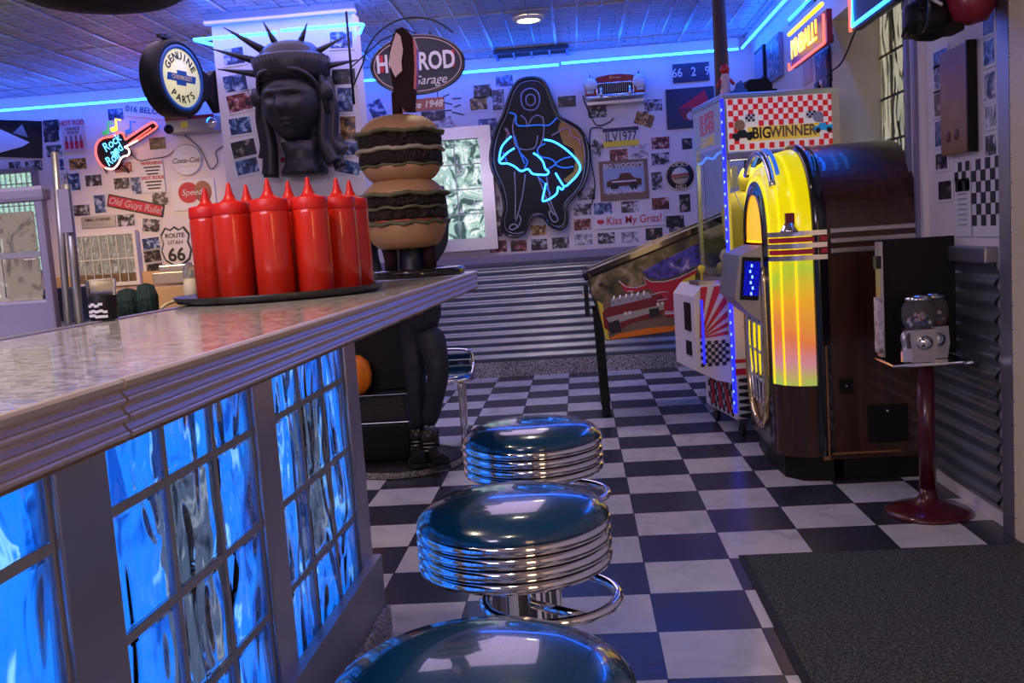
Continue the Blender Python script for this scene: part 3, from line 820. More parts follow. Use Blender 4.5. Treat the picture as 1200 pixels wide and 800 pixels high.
# white salt/dispenser bottle left of the ketchup, with cable
q = P(224, 335, 'y', -2.25); k = 1 / F_PX * 2.65
b = MB(); b.lathe([(0, 0), (.02, 0), (.022, .05), (.018, .075), (.01, .085), (.01, .10), (0, .10)], 'cream', seg=24); o = b.build('cream_bottle'); o.location = (q.x, -2.25, ZT - .02); tag(o, 'small cream bottle with a grey top half hidden left of the ketchup', 'bottle')
b = MB(); b.lathe([(.018, .07), (.019, .1), (.008, .12), (0, .121)], 'clear_plastic', seg=20); b.build('bottle_top', o)
pts = smooth_path([P(188, 362, 'y', -2.6), P(196, 356, 'y', -2.58), P(208, 352, 'y', -2.55), P(222, 347, 'y', -2.5), P(230, 352, 'y', -2.5)], 5)
b = MB(); b.tube([p for p in pts], .004, 'cream'); o = recenter(b.build('cable')); tag(o, 'loose cream cable looping beside the tray', 'cable')
# till / grill shelf far behind
a = P(186, 336, 'y', 2.9); c = P(262, 356, 'y', 2.9)
b = MB(); b.box(((a.x + c.x) / 2, 2.95, 1.06), (c.x - a.x, .3, .1), 'dull_steel', bevel=.01); b.box(((a.x + c.x) / 2, 2.95, 1.14), (c.x - a.x - .1, .26, .05), 'steel', bevel=.01)
o = recenter(b.build('steel_appliance')); tag(o, 'flat grey steel appliance under the route shield on the back counter', 'appliance')
b = MB(); b.box((-3.6, 2.85, .5), (3.0, .8, 1.0), 'tan', bevel=.01); o = recenter(b.build('back_counter')); tag(o, 'tan back counter below the glass block window', 'counter')

# ------------------------------------------------------------------ things on the walls
def wall_item(name, u, v, wpx, hpx, y, rot=0, th=.004):
    """empty at the true spot on a wall of constant y; returns empty, width, height in metres"""
    c = P(u, v, 'y', y)
    w = P(u + wpx / 2, v, 'y', y).x - P(u - wpx / 2, v, 'y', y).x
    h = P(u, v - hpx / 2, 'y', y).z - P(u, v + hpx / 2, 'y', y).z
    e = empty(name, (c.x, y - th, c.z)); e.rotation_euler = (0, math.radians(-rot), 0)
    return e, w, h
def snapshot(u, v, wpx, hpx, kind, label, y=WY, rot=0, group='snapshots on the back wall'):
    c = P(u, v, 'y', y)
    w = P(u + wpx / 2, v, 'y', y).x - P(u - wpx / 2, v, 'y', y).x
    h = P(u, v - hpx / 2, 'y', y).z - P(u, v + hpx / 2, 'y', y).z
    b = MB(); b.box((0, 0, 0), (w + .022, .004, h + .022), 'print_white'); b.box((0, -.0022, 0), (w, .002, h), kind)
    o = b.build('photo_print'); o.location = (c.x, y - .0035, c.z); o.rotation_euler = (0, math.radians(-rot), 0)
    return tag(o, label, 'photo', group)
A = 'photo_'
BW, DK, BL_, RD, PL, WM = A + 'bw', A + 'dark', A + 'blue', A + 'red', A + 'pale', A + 'warm'
SN = [
 (565,106.5,20,14,DK,'topmost dark snapshot right of the oval sign'),
 (591,95,20,13,BL_,'bluish snapshot under the neon tube, left of the neon woman\'s head'),
 (561,122,20,14,WM,'snapshot just below the topmost dark one, right of the 1948 sign'),
 (584,117,14,24,BW,'upright snapshot between two small ones and the neon woman\'s shoulder'),
 (572,146,22,14,BL_,'blue snapshot above the top right corner of the window frame'),
 (570,166,14,15,DK,'small square dark snapshot beside the top of the window frame'),
 (573,209,13,22,BW,'upright snapshot right of the window frame, at its mid height'),
 (577.5,236,17,13,PL,'pale faded snapshot right of the window frame'),
 (579.6,253.5,19,13,BW,'snapshot under the pale faded one beside the window frame'),
 (579,271.5,19,13,DK,'dark snapshot at the lower right corner of the window frame'),
 (584,288.6,20,14,RD,'leftmost snapshot of the bottom row'),
 (608,288,19,13,RD,'reddish snapshot under the neon woman\'s left shoe, bottom row'),
 (632,286.5,19,13,BW,'bottom row snapshot between the neon woman\'s feet'),
 (657,284.5,20,13,BW,'bottom row snapshot under the neon woman\'s right shoe'),
 (631,269.5,19,12,WM,'snapshot in the notch between the neon woman\'s legs'),
 (683.5,280.5,21,13,PL,'pale bottom row snapshot below the red and blue one'),
 (682.5,263,20,13,RD,'red and blue snapshot left of the slogan strip'),
 (682.5,245.5,20,13,BW,'snapshot above the red and blue one, beside the neon woman'),
 (687,227,20,14,BW,'snapshot lower left of the brown garage sign'),
 (664.5,119,21,13,DK,'dark snapshot between the neon woman and the red car front'),
 (700,131,22,14,BW,'snapshot under the left end of the red car front'),
 (765.5,123.5,21,14,BW,'snapshot right of the red car front, below its bracket'),
 (755,140,22,15,WM,'warm-toned snapshot tilted down to the right under the car front',-20),
 (699,174,16,16,BW,'snapshot tilted steeply left of the blue and yellow licence plate',-35),
 (725,181.5,21,13,RD,'red-toned snapshot directly under the blue and yellow licence plate'),
 (749,177.5,20,15,PL,'pale snapshot under the right end of the blue and yellow licence plate',5),
 (774,167.5,21,14,RD,'upper of two snapshots stacked above the round deli sign\'s left side'),
 (774,186,21,14,BW,'lower of two snapshots stacked beside the garage sign\'s top right corner'),
 (770,212,13,21,BW,'upright snapshot between the garage sign and the round deli sign'),
 (802.5,238,13,21,DK,'upright dark snapshot under the round deli sign'),
 (774,238.5,20,14,RD,'dark snapshot with a red car, above the slogan strip\'s right end'),
 (738,242.5,21,14,BW,'snapshot under the middle of the garage sign'),
 (706.5,244.5,21,14,BL_,'bluish snapshot under the garage sign\'s left corner'),
 (791,259,21,13,DK,'dark snapshot touching the right end of the slogan strip'),
 (793.5,271.5,19,11,BW,'bottom snapshot against the pinball machine\'s top rail'),
 (766.5,274,20,14,DK,'dark bottom row snapshot below the slogan strip\'s right end'),
 (738,278,20,13,PL,'pale bottom row snapshot below the middle of the slogan strip'),
 (710.5,279,20,13,BW,'bottom row snapshot below the slogan strip\'s left end'),
 (805,168.5,12,13,DK,'small snapshot just left of the claw machine above the round deli sign'),
 (60,147,19,13,DK,'topmost of the narrow column of dark snapshots left of the pink poster'),
 (60.7,160,18,13,DK,'second snapshot of the narrow column left of the pink poster'),
 (64,177,18,14,BW,'third snapshot of the narrow column left of the pink poster'),
 (68,193,14,13,BL_,'fourth snapshot of the narrow column, by the steel post'),
 (91.5,192,20,13,WM,'car snapshot directly under the pink poster'),
 (73.5,213,13,20,PL,'pale upright snapshot behind the steel posts'),
 (87.5,213,13,20,BL_,'blue upright snapshot right of the steel posts'),
 (110,211.5,19,13,BW,'snapshot below the neon guitar body, left of its shadow'),
 (40,194,20,12,BW,'dark snapshot above the green-lit window, right one'),
 (18,195,14,11,BW,'dark snapshot above the green-lit window, left one'),
 (136,134,18,13,BL_,'blue snapshot above the neon music notes'),
 (185,168,19,14,DK,'lone dark snapshot under the neon guitar\'s neck'),
 (143,215,18,13,BW,'snapshot below the neon guitar body, right of centre'),
 (160,217.5,11,20,BL_,'upright bluish snapshot left of the red-lettered notice'),
 (188,233,19,15,BW,'snapshot under the red-lettered notice'),
 (145,196,20,12,RD,'reddish snapshot partly behind the neon guitar body'),
 (96,246.5,19,13,BW,'snapshot left of the slanted slogan sign, by the steel post'),
 (117.5,239,13,21,BL_,'upright snapshot just left of the slanted slogan sign'),
 (148,258,20,14,BW,'snapshot under the middle of the slanted slogan sign'),
 (177.5,264,20,15,BW,'snapshot under the right end of the slanted slogan sign',-8),
 (177.5,285,20,13,BL_,'upper of three snapshots stacked left of the route shield',4),
 (179,300,20,13,DK,'middle of three snapshots stacked left of the route shield',4),
 (182,315,19,13,DK,'lowest of three snapshots stacked left of the route shield',4),
]
for s in SN:
    snapshot(s[0], s[1], s[2], s[3], s[4], s[5], rot=s[6] if len(s) > 6 else 0)
CN = [
 (274,66,24,19,BL_,'top left snapshot on the bust wall beside a crown spike',4),(276,97.5,27,19,BL_,'second snapshot down the left side of the bust wall',5),
 (281,120,28,20,RD,'third snapshot down the left side, with a red corner',8),(282,147.5,25,19,BL_,'fourth snapshot down the left side of the bust wall',4),
 (286,174,28,19,DK,'fifth snapshot down the left side of the bust wall',8),(290,195,26,17,BL_,'sixth snapshot down the left side, just above the bottles',8),
 (400,47,26,19,BL_,'top right snapshot on the bust wall under the neon',-3),(403,90,27,18,DK,'second snapshot down the right side of the bust wall',-2),
 (405,117,18,28,BL_,'upright blue snapshot on the right of the bust wall',-3),(408,150,18,27,WM,'upright warm snapshot on the right of the bust wall',-3),
 (413,174,25,15,BL_,'teal snapshot on the right of the bust wall',-2),(409,196,27,15,BL_,'tilted blue snapshot at the bottom right of the bust wall',-16),
]
for s in CN:
    snapshot(s[0], s[1], s[2], s[3], s[4], s[5], y=CY, rot=s[6], group='snapshots on the bust wall')
snapshot(442, 129, 17, 22, BL_, 'blue tilted snapshot between the bust wall and the burger', rot=22)
snapshot(508, 136, 28, 12, DK, 'dark snapshot half hidden under the 1948 sign', rot=0)

def sign(name, u, v, w, h, m, label, cat='sign', rot=0, y=WY, border=None, th=.012, off=.002):
    e, W_, H_ = wall_item(name, u, v, w, h, y, rot, th + off)
    tag(e, label, cat)
    b = MB(); b.box((0, th / 2, 0), (W_, th, H_), border or m, bevel=min(.003, th * .3)); b.build('backing', e)
    k = .012 if border else 0
    if border:
        b = MB(); b.box((0, -.0012, 0), (W_ - 2 * k, .003, H_ - 2 * k), m); b.build('face', e)
    return e, W_, H_
# pink poster
e, w, h = sign('poster', 86.7, 158.7, 26, 38, 'pale_pink', 'faded pink poster with dark red lines of print, right of the dark snapshots', 'poster')
text('HOT ROD', .055, 'ink_red', e, (0, -.003, h * .38), xs=.9, bold=.001); text('SERVICE', .035, 'ink', e, (0, -.003, h * .20)); text('PARTS', .035, 'ink', e, (0, -.003, h * .08))
b = MB()
for k in range(4): b.box(((k - 1.5) * w * .22, -.001, -h * .30), (.03, .003, h * .24), 'ink_red'); b.box(((k - 1.5) * w * .22, -.001, -h * .1), (.01, .003, h * .18), 'ink')
b.build('printed_figures', e)
# tilted dark picture on the far left
e, w, h = sign('framed_picture', 22, 163, 56, 44, 'black_gloss', 'dark tilted picture with a pale wedge at the far left', 'picture', rot=-6)
b = MB(); b.poly([(-w * .46, -.003, h * .3), (w * .25, -.003, -h * .08), (w * .1, -.003, -h * .2), (-w * .42, -.003, -h * .4)], 'print_white'); b.poly([(w * .1, -.0032, h * .4), (w * .22, -.0032, h * .05), (-w * .1, -.0032, h * .15)], 'dull_steel'); b.build('printed_wedge', e)
# red-lettered notice
e, w, h = sign('notice_sign', 180, 206, 26, 39, 'print_white', 'white notice with red headings and small black lines beside the round drink sign')
text('WARNING', .04, 'ink_red', e, (0, -.003, h * .38), bold=.001); text('HOT RODS', .04, 'ink_red', e, (0, -.003, -h * .06), bold=.001)
b = MB()
for k in range(3): b.box((0, -.001, h * (.26 - .10 * k)), (w * (.75 - .12 * k), .003, .012), 'ink'); b.box((0, -.001, -h * (.18 + .10 * k)), (w * (.75 - .1 * k), .003, .012), 'ink')
b.build('small_print', e)
# round drink sign
e, w, h = wall_item('round_sign', 219.5, 187.5, 36, 36, WY, 0, .015); tag(e, 'round pale metal sign with script lettering, above the red squeeze bottles', 'sign')
b = MB(); M90 = Matrix.Rotation(PI / 2, 3, 'X')
b.lathe([(0, -.012), (w / 2, -.012), (w / 2, .0), (w / 2 - .01, .008), (w / 2 - .025, .003), (0, .003)], 'print_white', seg=40, M=M90); b.build('disc', e)
b = MB(); b.lathe([(w * .485, .004), (w * .47, .009), (w * .455, .004)], 'dull_steel', seg=40, M=M90); b.build('rim', e)
text('Coca-Cola', .062, 'ink_grey', e, (0, -.006, -.005), shear=.4, bold=.0008); text('DRINK', .02, 'dull_steel', e, (0, -.006, .05)); text('DELICIOUS AND REFRESHING', .012, 'dull_steel', e, (0, -.006, -.055))
# red oval logo poster
e, w, h = sign('oval_poster', 228, 228, 50, 36, 'print_white', 'white poster with overlapping dark red ovals behind the left squeeze bottles', 'poster')
b = MB(); b.prism(arc(-w * .12, .02, w * .24, 0, 2 * PI, 24, h * .34)[:-1], 'y', -.004, -.001, 'ink_red'); b.prism(arc(w * .22, .02, w * .2, 0, 2 * PI, 24, h * .36)[:-1], 'y', -.0045, -.001, 'dark_red'); b.build('printed_ovals', e)
text('Speedy', .075, 'print_white', e, (0, -.006, .02), shear=.3)
# slanted slogan sign
e, w, h = sign('slogan_sign', 159.5, 241, 66, 15, 'ink_red', 'slanted narrow red sign with a dark border, "Old Guys Rule!"', rot=-19 + 4, border='ink')
text('Old Guys Rule!', .085, 'pale_pink', e, (0, -.004, 0), shear=.2, bold=.001, xs=.92)
# grey plaque
e, w, h = sign('plaque_sign', 116, 260, 40, 14, 'dull_steel', 'grey plaque with dark script above the glass block window')
text('GRILL CORNER', .034, 'ink', e, (0, -.003, .02)); text('- - - - - -', .03, 'ink', e, (0, -.003, -.02))
# embossed old licence plate, tilted
e, w, h = sign('license_plate', 172, 130, 42, 17, 'print_white', 'pale old licence plate between the blue snapshot and the round drum sign', 'licence plate', rot=-10)
text('016 BELOW', .07, 'plate_blue', e, (0, -.003, 0), bold=.001)
# route shield
e, w, h = wall_item('route_shield_sign', 207, 290, 36, 50, WY, 0, .01); tag(e, 'cream route shield sign with a black outline and a bold 66', 'road sign')
def shield(s):
    return [(x * w / 2 * s, z * h / 2 * s) for x, z in [(-.62, .98), (-.3, .86), (0, 1), (.3, .86), (.62, .98), (.95, .62), (.82, .25), (1, -.15), (.8, -.6), (.35, -.82), (0, -1), (-.35, -.82), (-.8, -.6), (-1, -.15), (-.82, .25), (-.95, .62)]]
b = MB(); b.prism(shield(1), 'y', 0, .008, 'ink'); b.build('outline', e)
b = MB(); b.prism(shield(.9), 'y', -.003, .0, 'print_white'); b.build('face', e)
text('ROUTE', .055, 'ink', e, (0, -.006, h * .28), bold=.001); text('UTAH', .05, 'ink', e, (0, -.006, h * .12)); text('66', .16, 'ink', e, (0, -.006, -h * .18), bold=.004)
# plates right of centre
e, w, h = sign('license_plate', 727.5, 160.5, 42, 22, 'print_white', 'blue, white and yellow licence plate reading ILV 1977, above the garage sign', 'licence plate')
b = MB(); b.box((0, -.001, h * .40), (w, .002, h * .2), 'plate_blue'); b.box((0, -.001, -h * .35), (w, .002, h * .3), 'yellow'); b.build('bands', e)
text('ILV1977', .11, 'plate_blue', e, (0, -.004, 0), xs=.72, bold=.001)
e, w, h = sign('license_plate', 809.5, 85, 43, 22, 'plate_blue', 'dark blue licence plate reading 66 2 9 under the neon tube', 'licence plate')
text('66   2   9', .10, 'print_white', e, (0, -.003, 0), xs=.85, bold=.001)
e, w, h = sign('license_plate', 357, 199, 54, 30, 'print_white', 'white licence plate with a red top band on the wall under the bust', 'licence plate', y=CY, rot=-3)
b = MB(); b.box((0, -.001, h * .40), (w, .002, h * .2), 'ink_red'); b.build('band', e)
text('SAIWYT', .082, 'ink', e, (.02, -.003, -.015), xs=.75, bold=.001); text('UTAH', .014, 'print_white', e, (0, -.003, h * .4))
# poster with red wing
e, w, h = sign('poster', 809, 126.5, 57, 47, 'plate_blue', 'dark blue poster with a red tilted roof shape, left of the claw machine', 'poster')
b = MB(); b.poly([(-w * .25, -.002, 0), (w * .3, -.002, h * .42), (w * .38, -.002, h * .1), (w * .2, -.002, -h * .02)], 'ink_red'); b.poly([(-w * .25, -.0022, -h * .04), (w * .2, -.0022, -h * .04), (w * .05, -.0022, -h * .3), (-w * .15, -.0022, -h * .3)], 'dark_red'); b.prism(arc(0, -h * .2, .035, 0, 2 * PI, 14)[:-1], 'y', -.004, -.001, 'dull_steel'); b.build('printed_shapes', e)
# garage sign
e, w, h = sign('garage_sign', 731, 211, 57, 47, 'brown_sign', 'brown framed garage sign with a pale old car picture', border='brown_sign')
b = MB(); b.box((0, -.003, 0), (w * .84, .002, h * .62), 'sky_print'); b.build('picture_field', e)
b = MB(); b.prism([(x * w * .36, z * h * .25 + .0) for x, z in [(-1, -.6), (-1, -.1), (-.7, .1), (-.35, .15), (-.15, .7), (.35, .7), (.6, .15), (1, .05), (1, -.6)]], 'y', -.006, -.004, 'brown_wood')
for s in (-.55, .55): b.prism(arc(s * w * .36, -h * .16, .035, 0, 2 * PI, 14)[:-1], 'y', -.008, -.005, 'ink')
b.box((0, -.0065, -.01), (w * .5, .002, .012), 'print_white'); b.build('printed_car', e)
text("BIG WOODY'S", .055, 'print_white', e, (0, -.007, h * .36), bold=.0012, xs=.95); text('SPEED GARAGE', .055, 'print_white', e, (0, -.009, -h * .28), bold=.0012, xs=.8)
# round deli sign
e, w, h = wall_item('round_deli_sign', 797, 206, 35, 36, WY, 0, .012); tag(e, 'round black and cream deli sign with a hot dog in the middle', 'sign')
b = MB(); b.lathe([(0, -.01), (w / 2, -.01), (w / 2, 0), (0, 0)], 'ink', seg=36, M=M90); b.build('disc', e)
b = MB(); b.lathe([(w * .5, .0005), (w * .49, .005), (w * .46, .0005)], 'cream', seg=36, M=M90); b.lathe([(0, .002), (w * .29, .002), (w * .29, 0)], 'cream', seg=36, M=M90); b.build('rings', e)
b = MB(); b.tube([(-w * .24, -.008, -.01), (w * .24, -.008, .0)], .018, 'bun', 8); b.tube([(-w * .28, -.014, 0), (w * .28, -.014, .01)], .012, 'tomato', 8); b.build('hot_dog', e)
text("DICK'S", .045, 'cream', e, (0, -.004, w * .37), bold=.001); text('DELI', .045, 'cream', e, (0, -.004, -w * .38), bold=.001)
# slogan strip
e, w, h = sign('slogan_strip', 738, 257.5, 80, 17, 'print_white', 'long white strip sign reading "Kiss My Grits!" in red with lips')
text('Kiss My Grits!', .095, 'ink_red', e, (.035, -.003, 0), bold=.0004, shear=.05, xs=.86)
b = MB(); b.prism([(x * .034 - w * .43, z * .024) for x, z in [(-1, 0), (-.4, .9), (0, .5), (.4, .9), (1, 0), (.4, -.9), (-.4, -.9)]], 'y', -.004, -.001, 'ink_red'); b.build('lips', e)
# pinned drawings
e, w, h = sign('drawing_sheet', 530, 126, 30, 40, 'print_white', 'white sheet with small blue drawings right of the 1948 sign', 'drawing', th=.003)
b = MB()
for k in range(7): b.box(((k % 2 - .5) * .09, -.001, h * (.36 - .11 * k)), (.06 + .02 * (k % 3), .002, .012), 'plate_blue', Matrix.Rotation(.3 * (k % 3 - 1), 3, 'Y'))
b.build('pen_marks', e)
e, w, h = sign('drawing_sheet', 519, 148, 26, 14, 'photo_pale', 'small faint tilted sheet above the window frame', 'drawing', rot=25, th=.003, off=.009)
b = MB(); b.box((0, -.001, 0), (w * .7, .002, .008), 'dull_steel'); b.build('pen_marks', e)

# HOT ROD oval hanging sign
ys = 1.0
c = P(490, 76.5, 'y', ys)
e = empty('oval_sign', (c.x, ys, c.z), 0, 'dark oval hanging sign with white block letters beside the bust wall', 'sign')
rx = (P(545, 76, 'y', ys).x - P(435, 76, 'y', ys).x) / 2; rz = (P(490, 42, 'y', ys).z - P(490, 111, 'y', ys).z) / 2
b = MB(); b.prism(arc(0, 0, rx, 0, 2 * PI, 48, rz)[:-1], 'y', -.02, .02, 'navy'); b.build('panel', e)
b = MB(); b.tube([(x, -.021, z) for x, z in arc(0, 0, rx * .985, 0, 2 * PI, 56, rz * .985)[:-1]], .008, 'black_gloss', 6, closed=True); b.tube([(x, -.024, z) for x, z in arc(0, 0, rx * .93, 0, 2 * PI, 56, rz * .91)[:-1]], .0035, 'pale_pink', 6, closed=True); b.build('rim', e)
text('HOT ROD', .145, 'print_white', e, (-.01, -.028, .012), bold=.004, xs=.72)
b = MB()
for s in (-1, 1): b.box((s * rx * .76, -.023, .02), (.02, .004, .1), 'ink_red')
b.build('red_bars', e)
text('Garage', .075, 'print_white', e, (.06, -.024, -.095), shear=.4)
b = MB()
bkx = SX1 - c.x
R_ = rx * 1.12
pts = [(bkx, .0, .0 - .1)] + [(x, 0, z) for x, z in arc(-.02, -.02, R_, PI * .93, PI * .22, 20, rz * 1.75)]
b.tube(pts, .005, 'black', 6)
b.tube([(bkx, 0, .02), (-rx * .75, 0, rz * .95), (-rx * .2, 0, rz * 1.25), (0, 0, rz * 1.08)], .004, 'black', 6)
b.tube([(bkx, 0, -.2), (bkx, 0, .35)], .008, 'black', 6)
for s in (-.3, .3): b.tube([(s * rx, 0, rz * .95), (s * rx, 0, rz * 1.15)], .004, 'black', 6)
b.build('bracket', e)
q = P(494.5, 123, 'y', ys)
b = MB(); b.box((q.x - c.x, 0, q.z - c.z), (.275, .012, .075), 'dark_red', bevel=.003)
for s in (-.1, .1): b.tube([(q.x - c.x + s, 0, q.z - c.z + .03), (q.x - c.x + s, 0, -rz + .02)], .003, 'black', 6)
b.build('hanging_plate', e)
text('Since 1948', .058, 'print_white', e, (q.x - c.x, -.008, q.z - c.z), shear=.25, bold=.0008)

# round drum sign, both sides glazed, carried by an arm from the stub wall
gc = P(203, 93, 'y', .80)
ang = math.radians(-16)          # direction of the visible face normal
e = empty('drum_sign', gc, 0, 'round double-sided drum sign with a lit cream face, left of the bust wall', 'sign')
e.rotation_euler = (0, 0, ang + PI / 2)        # local -y is the face normal
Rg = .205
b = MB(); b.lathe([(0, -.065), (Rg + .01, -.065), (Rg + .02, -.055), (Rg + .02, .055), (Rg + .01, .065), (Rg - .01, .065), (Rg - .01, .05), (0, .05)], 'black', seg=48, M=M90); b.build('drum', e)
b = MB(); b.lathe([(Rg - .01, .051), (Rg - .012, .067), (Rg - .035, .067), (Rg - .035, .057)], 'blue_paint', seg=48, M=M90); b.build('blue_ring', e)
m_, nt_, b_ = nodes('lit_face'); b_.inputs['Base Color'].default_value = (.7, .68, .4, 1); b_.inputs['Emission Color'].default_value = (.85, .8, .45, 1); b_.inputs['Emission Strength'].default_value = .55
b = MB(); b.lathe([(0, .0595), (Rg - .03, .0595), (Rg - .03, .055)], 'lit_face', seg=60, M=M90); b.build('face', e)
def arc_text(s, r, a0, a1, size, m, parent, y, flip=False):
    n = len(s)
    for i, ch in enumerate(s):
        a = a0 + (a1 - a0) * i / (n - 1)
        x, z = r * math.cos(a), r * math.sin(a)
        yield ch, x, z, (a - PI / 2 if not flip else a + PI / 2)
def arc_lettering(s, r, a0, a1, size, m, parent, y, flip=False):
    me_all = bmesh.new()
    for ch, x, z, ro in arc_text(s, r, a0, a1, size, m, parent, y, flip):
        cu = bpy.data.curves.new('c', 'FONT'); cu.body = ch; cu.size = size; cu.extrude = .001; cu.align_x = 'CENTER'; cu.align_y = 'CENTER'; cu.offset = .0012; cu.resolution_u = 3
        t = bpy.data.objects.new('c', cu); COL.objects.link(t); bpy.context.view_layer.update()
        me = bpy.data.meshes.new_from_object(t.evaluated_get(bpy.context.evaluated_depsgraph_get())); COL.objects.unlink(t); bpy.data.objects.remove(t)
        me.transform(Matrix.Translation((x, y, z)) @ Matrix.Rotation(-ro, 4, 'Y') @ Matrix.Rotation(PI / 2, 4, 'X'))
        me_all.from_mesh(me)
    me = bpy.data.meshes.new('lettering'); me_all.to_mesh(me); me_all.free(); me.materials.append(MATS[m])
    for p in me.polygons: p.material_index = 0
    o = bpy.data.objects.new('lettering', me); COL.objects.link(o); o.parent = parent
    return o
arc_lettering('GENUINE', Rg * .62, math.radians(150), math.radians(30), .062, 'ink', e, -.062)
arc_lettering('PARTS', Rg * .62, math.radians(228), math.radians(312), .062, 'ink', e, -.062, True)
b = MB(); b.prism([(x * .012, z * .012) for x, z in [(-11, -1.8), (-10, 1.8), (-3, 1.8), (-3, 3.6), (4, 3.6), (4, 1.8), (11, 1.8), (10, -1.8), (3, -1.8), (3, -3.6), (-4, -3.6), (-4, -1.8)]], 'y', -.0635, -.060, 'blue_paint')
b.build('badge', e)
text('CHEVROLET', .036, 'cream', e, (0, -.065, 0), bold=.0006, xs=.92)
b = MB()   # carrier: strap over the drum and the arm into the wall (+x local is away from the viewer)
b.tube([(x, 0, z) for x, z in arc(0, 0, Rg + .035, PI * .58, -PI * .35, 24)], .011, 'black', 8)
b.tube([(-.03, 0, Rg + .012), (-.03, 0, Rg + .05)], .016, 'black'); b.box((-.04, 0, Rg + .035), (.10, .03, .018), 'black')
b.prism([(Rg + .02, .10), (Rg + .12, .06), (Rg + .17, .10), (Rg + .19, .10), (Rg + .19, -.16), (Rg + .17, -.16), (Rg + .1, -.08), (Rg + .0, -.13)], 'y', -.02, .02, 'black')
b.build('carrier_arm', e)

# red car front on a shelf
e, w, h = wall_item('car_front_shelf', 720, 103, 69, 27, WY, 0, .05); tag(e, 'dark red vintage car front wall shelf with two round headlamps', 'wall decoration')
c_ = e.location
b = MB(); b.prism([(x * w / 2, z * h / 2) for x, z in [(-1, -.75), (-1, .35), (-.86, .62), (-.7, .55), (-.6, .85), (-.2, 1.0), (.2, 1.0), (.62, .85), (.7, .55), (.86, .62), (1, .35), (1, -.75)]], 'y', -.06, .045, 'car_red'); b.build('body', e)
b = MB(); b.tube([(x * w / 2, -.064, z * h / 2) for x, z in [(-.62, -.6), (-.62, .05), (-.55, .28), (.55, .28), (.62, .05), (.62, -.6), (.45, -.7), (-.45, -.7)]], .007, 'chrome', 6, closed=True)
b.box((0, -.061, -h * .1), (w * .58, .004, h * .42), 'black')
for k in range(16): b.box(((k - 7.5) * w * .035, -.064, -h * .08), (.004, .004, h * .36), 'dull_steel')
b.build('grille', e)
for s in (-1, 1):
    b = MB(); b.lathe([(.052, 0), (.055, .02), (.047, .035), (.03, .042), (0, .045)], 'print_white', (s * w * .41, -.055, h * .12), 24, M90); b.lathe([(.056, .0), (.058, .025), (.05, .032)], 'chrome', (s * w * .41, -.055, h * .12), 24, M90)
    b.tube([(s * w * .41, -.03, h * .3), (s * w * .41, -.03, h * .62)], .005, 'black', 6, radii=[.01, .002]); b.build('headlamp', e)
b = MB(); b.tube([(-w * .5, -.07, -h * .42), (-w * .45, -.09, -h * .46), (w * .45, -.09, -h * .46), (w * .5, -.07, -h * .42)], .014, 'chrome', 8)
for s in (-.24, .24): b.tube([(s * w, -.10, -h * .5), (s * w, -.10, -h * .05)], .013, 'chrome', 8, radii=[.016, .008])
for s in (-.42, .42): b.tube([(s * w - .03, -.07, -h * .2), (s * w + .03, -.07, -h * .2)], .013, 'print_white', 8)
b.build('bumper', e)
b = MB(); b.box((0, -.01, -h * .68), (w * .96, .10, .03), 'steel', bevel=.004); b.build('shelf_board', e)
text('Chevrolet', .022, 'chrome', e, (.0, -.064, h * .36), shear=.3)

# shelf with a grey board under the drum sign
e, w, h = wall_item('wall_shelf', 232, 148, 56, 18, WY, 0, .09); tag(e, 'grey boxy wall shelf under the drum sign with trailing wires', 'shelf')
b = MB(); b.box((0, 0, 0), (w, .17, h), 'dull_steel', bevel=.006); b.build('shelf_body', e)
b = MB(); b.box((0, -.088, h * .42), (w, .006, .03), 'dark_red'); b.box((-.05, -.088, 0), (.06, .006, .05), 'yellow'); b.build('strips', e)
b = MB(); b.lathe([(.0, .02), (.04, .02), (.045, 0)], 'chrome', (w * .46, -.09, 0), 20, M90); b.build('round_end', e); b = MB(); b.lathe([(.0, .02), (.035, .02), (.04, 0)], 'black', (-w * .44, -.09, -.03), 20, M90); b.build('round_end', e)
def cord(name, pl, r, m, label, y=None, x=None):
    pts = [P(u, v, 'y' if x is None else 'x', y if x is None else x) for u, v in pl]
    b = MB(); b.tube(smooth_path(pts, 4), r, m, 6); return tag(recenter(b.build(name)), label, 'cable')
cord('hanging_wire', [(214, 156), (226, 166), (235, 175), (240, 185), (247, 198), (255, 190), (253, 178), (262, 171)], .004, 'black', 'thin black wires trailing under the grey wall shelf', y=WY - .02)
cord('hanging_wire', [(154, 180), (163, 188), (178, 186), (195, 183), (206, 175)], .004, 'black', 'thin black wire from the neon guitar to the round drink sign', y=WY - .018)
cord('hanging_wire', [(683, 112), (686, 122), (692, 135), (700, 147), (714, 143), (719, 138)], .005, 'black', 'black wire looping under the red car front', y=WY - .02)
cord('hanging_wire', [(706, 150), (694, 150), (691, 158), (692, 185), (697, 215), (694, 236), (690, 244)], .005, 'black', 'black wire running down the wall from the car front, right of the neon woman', y=WY - .022)

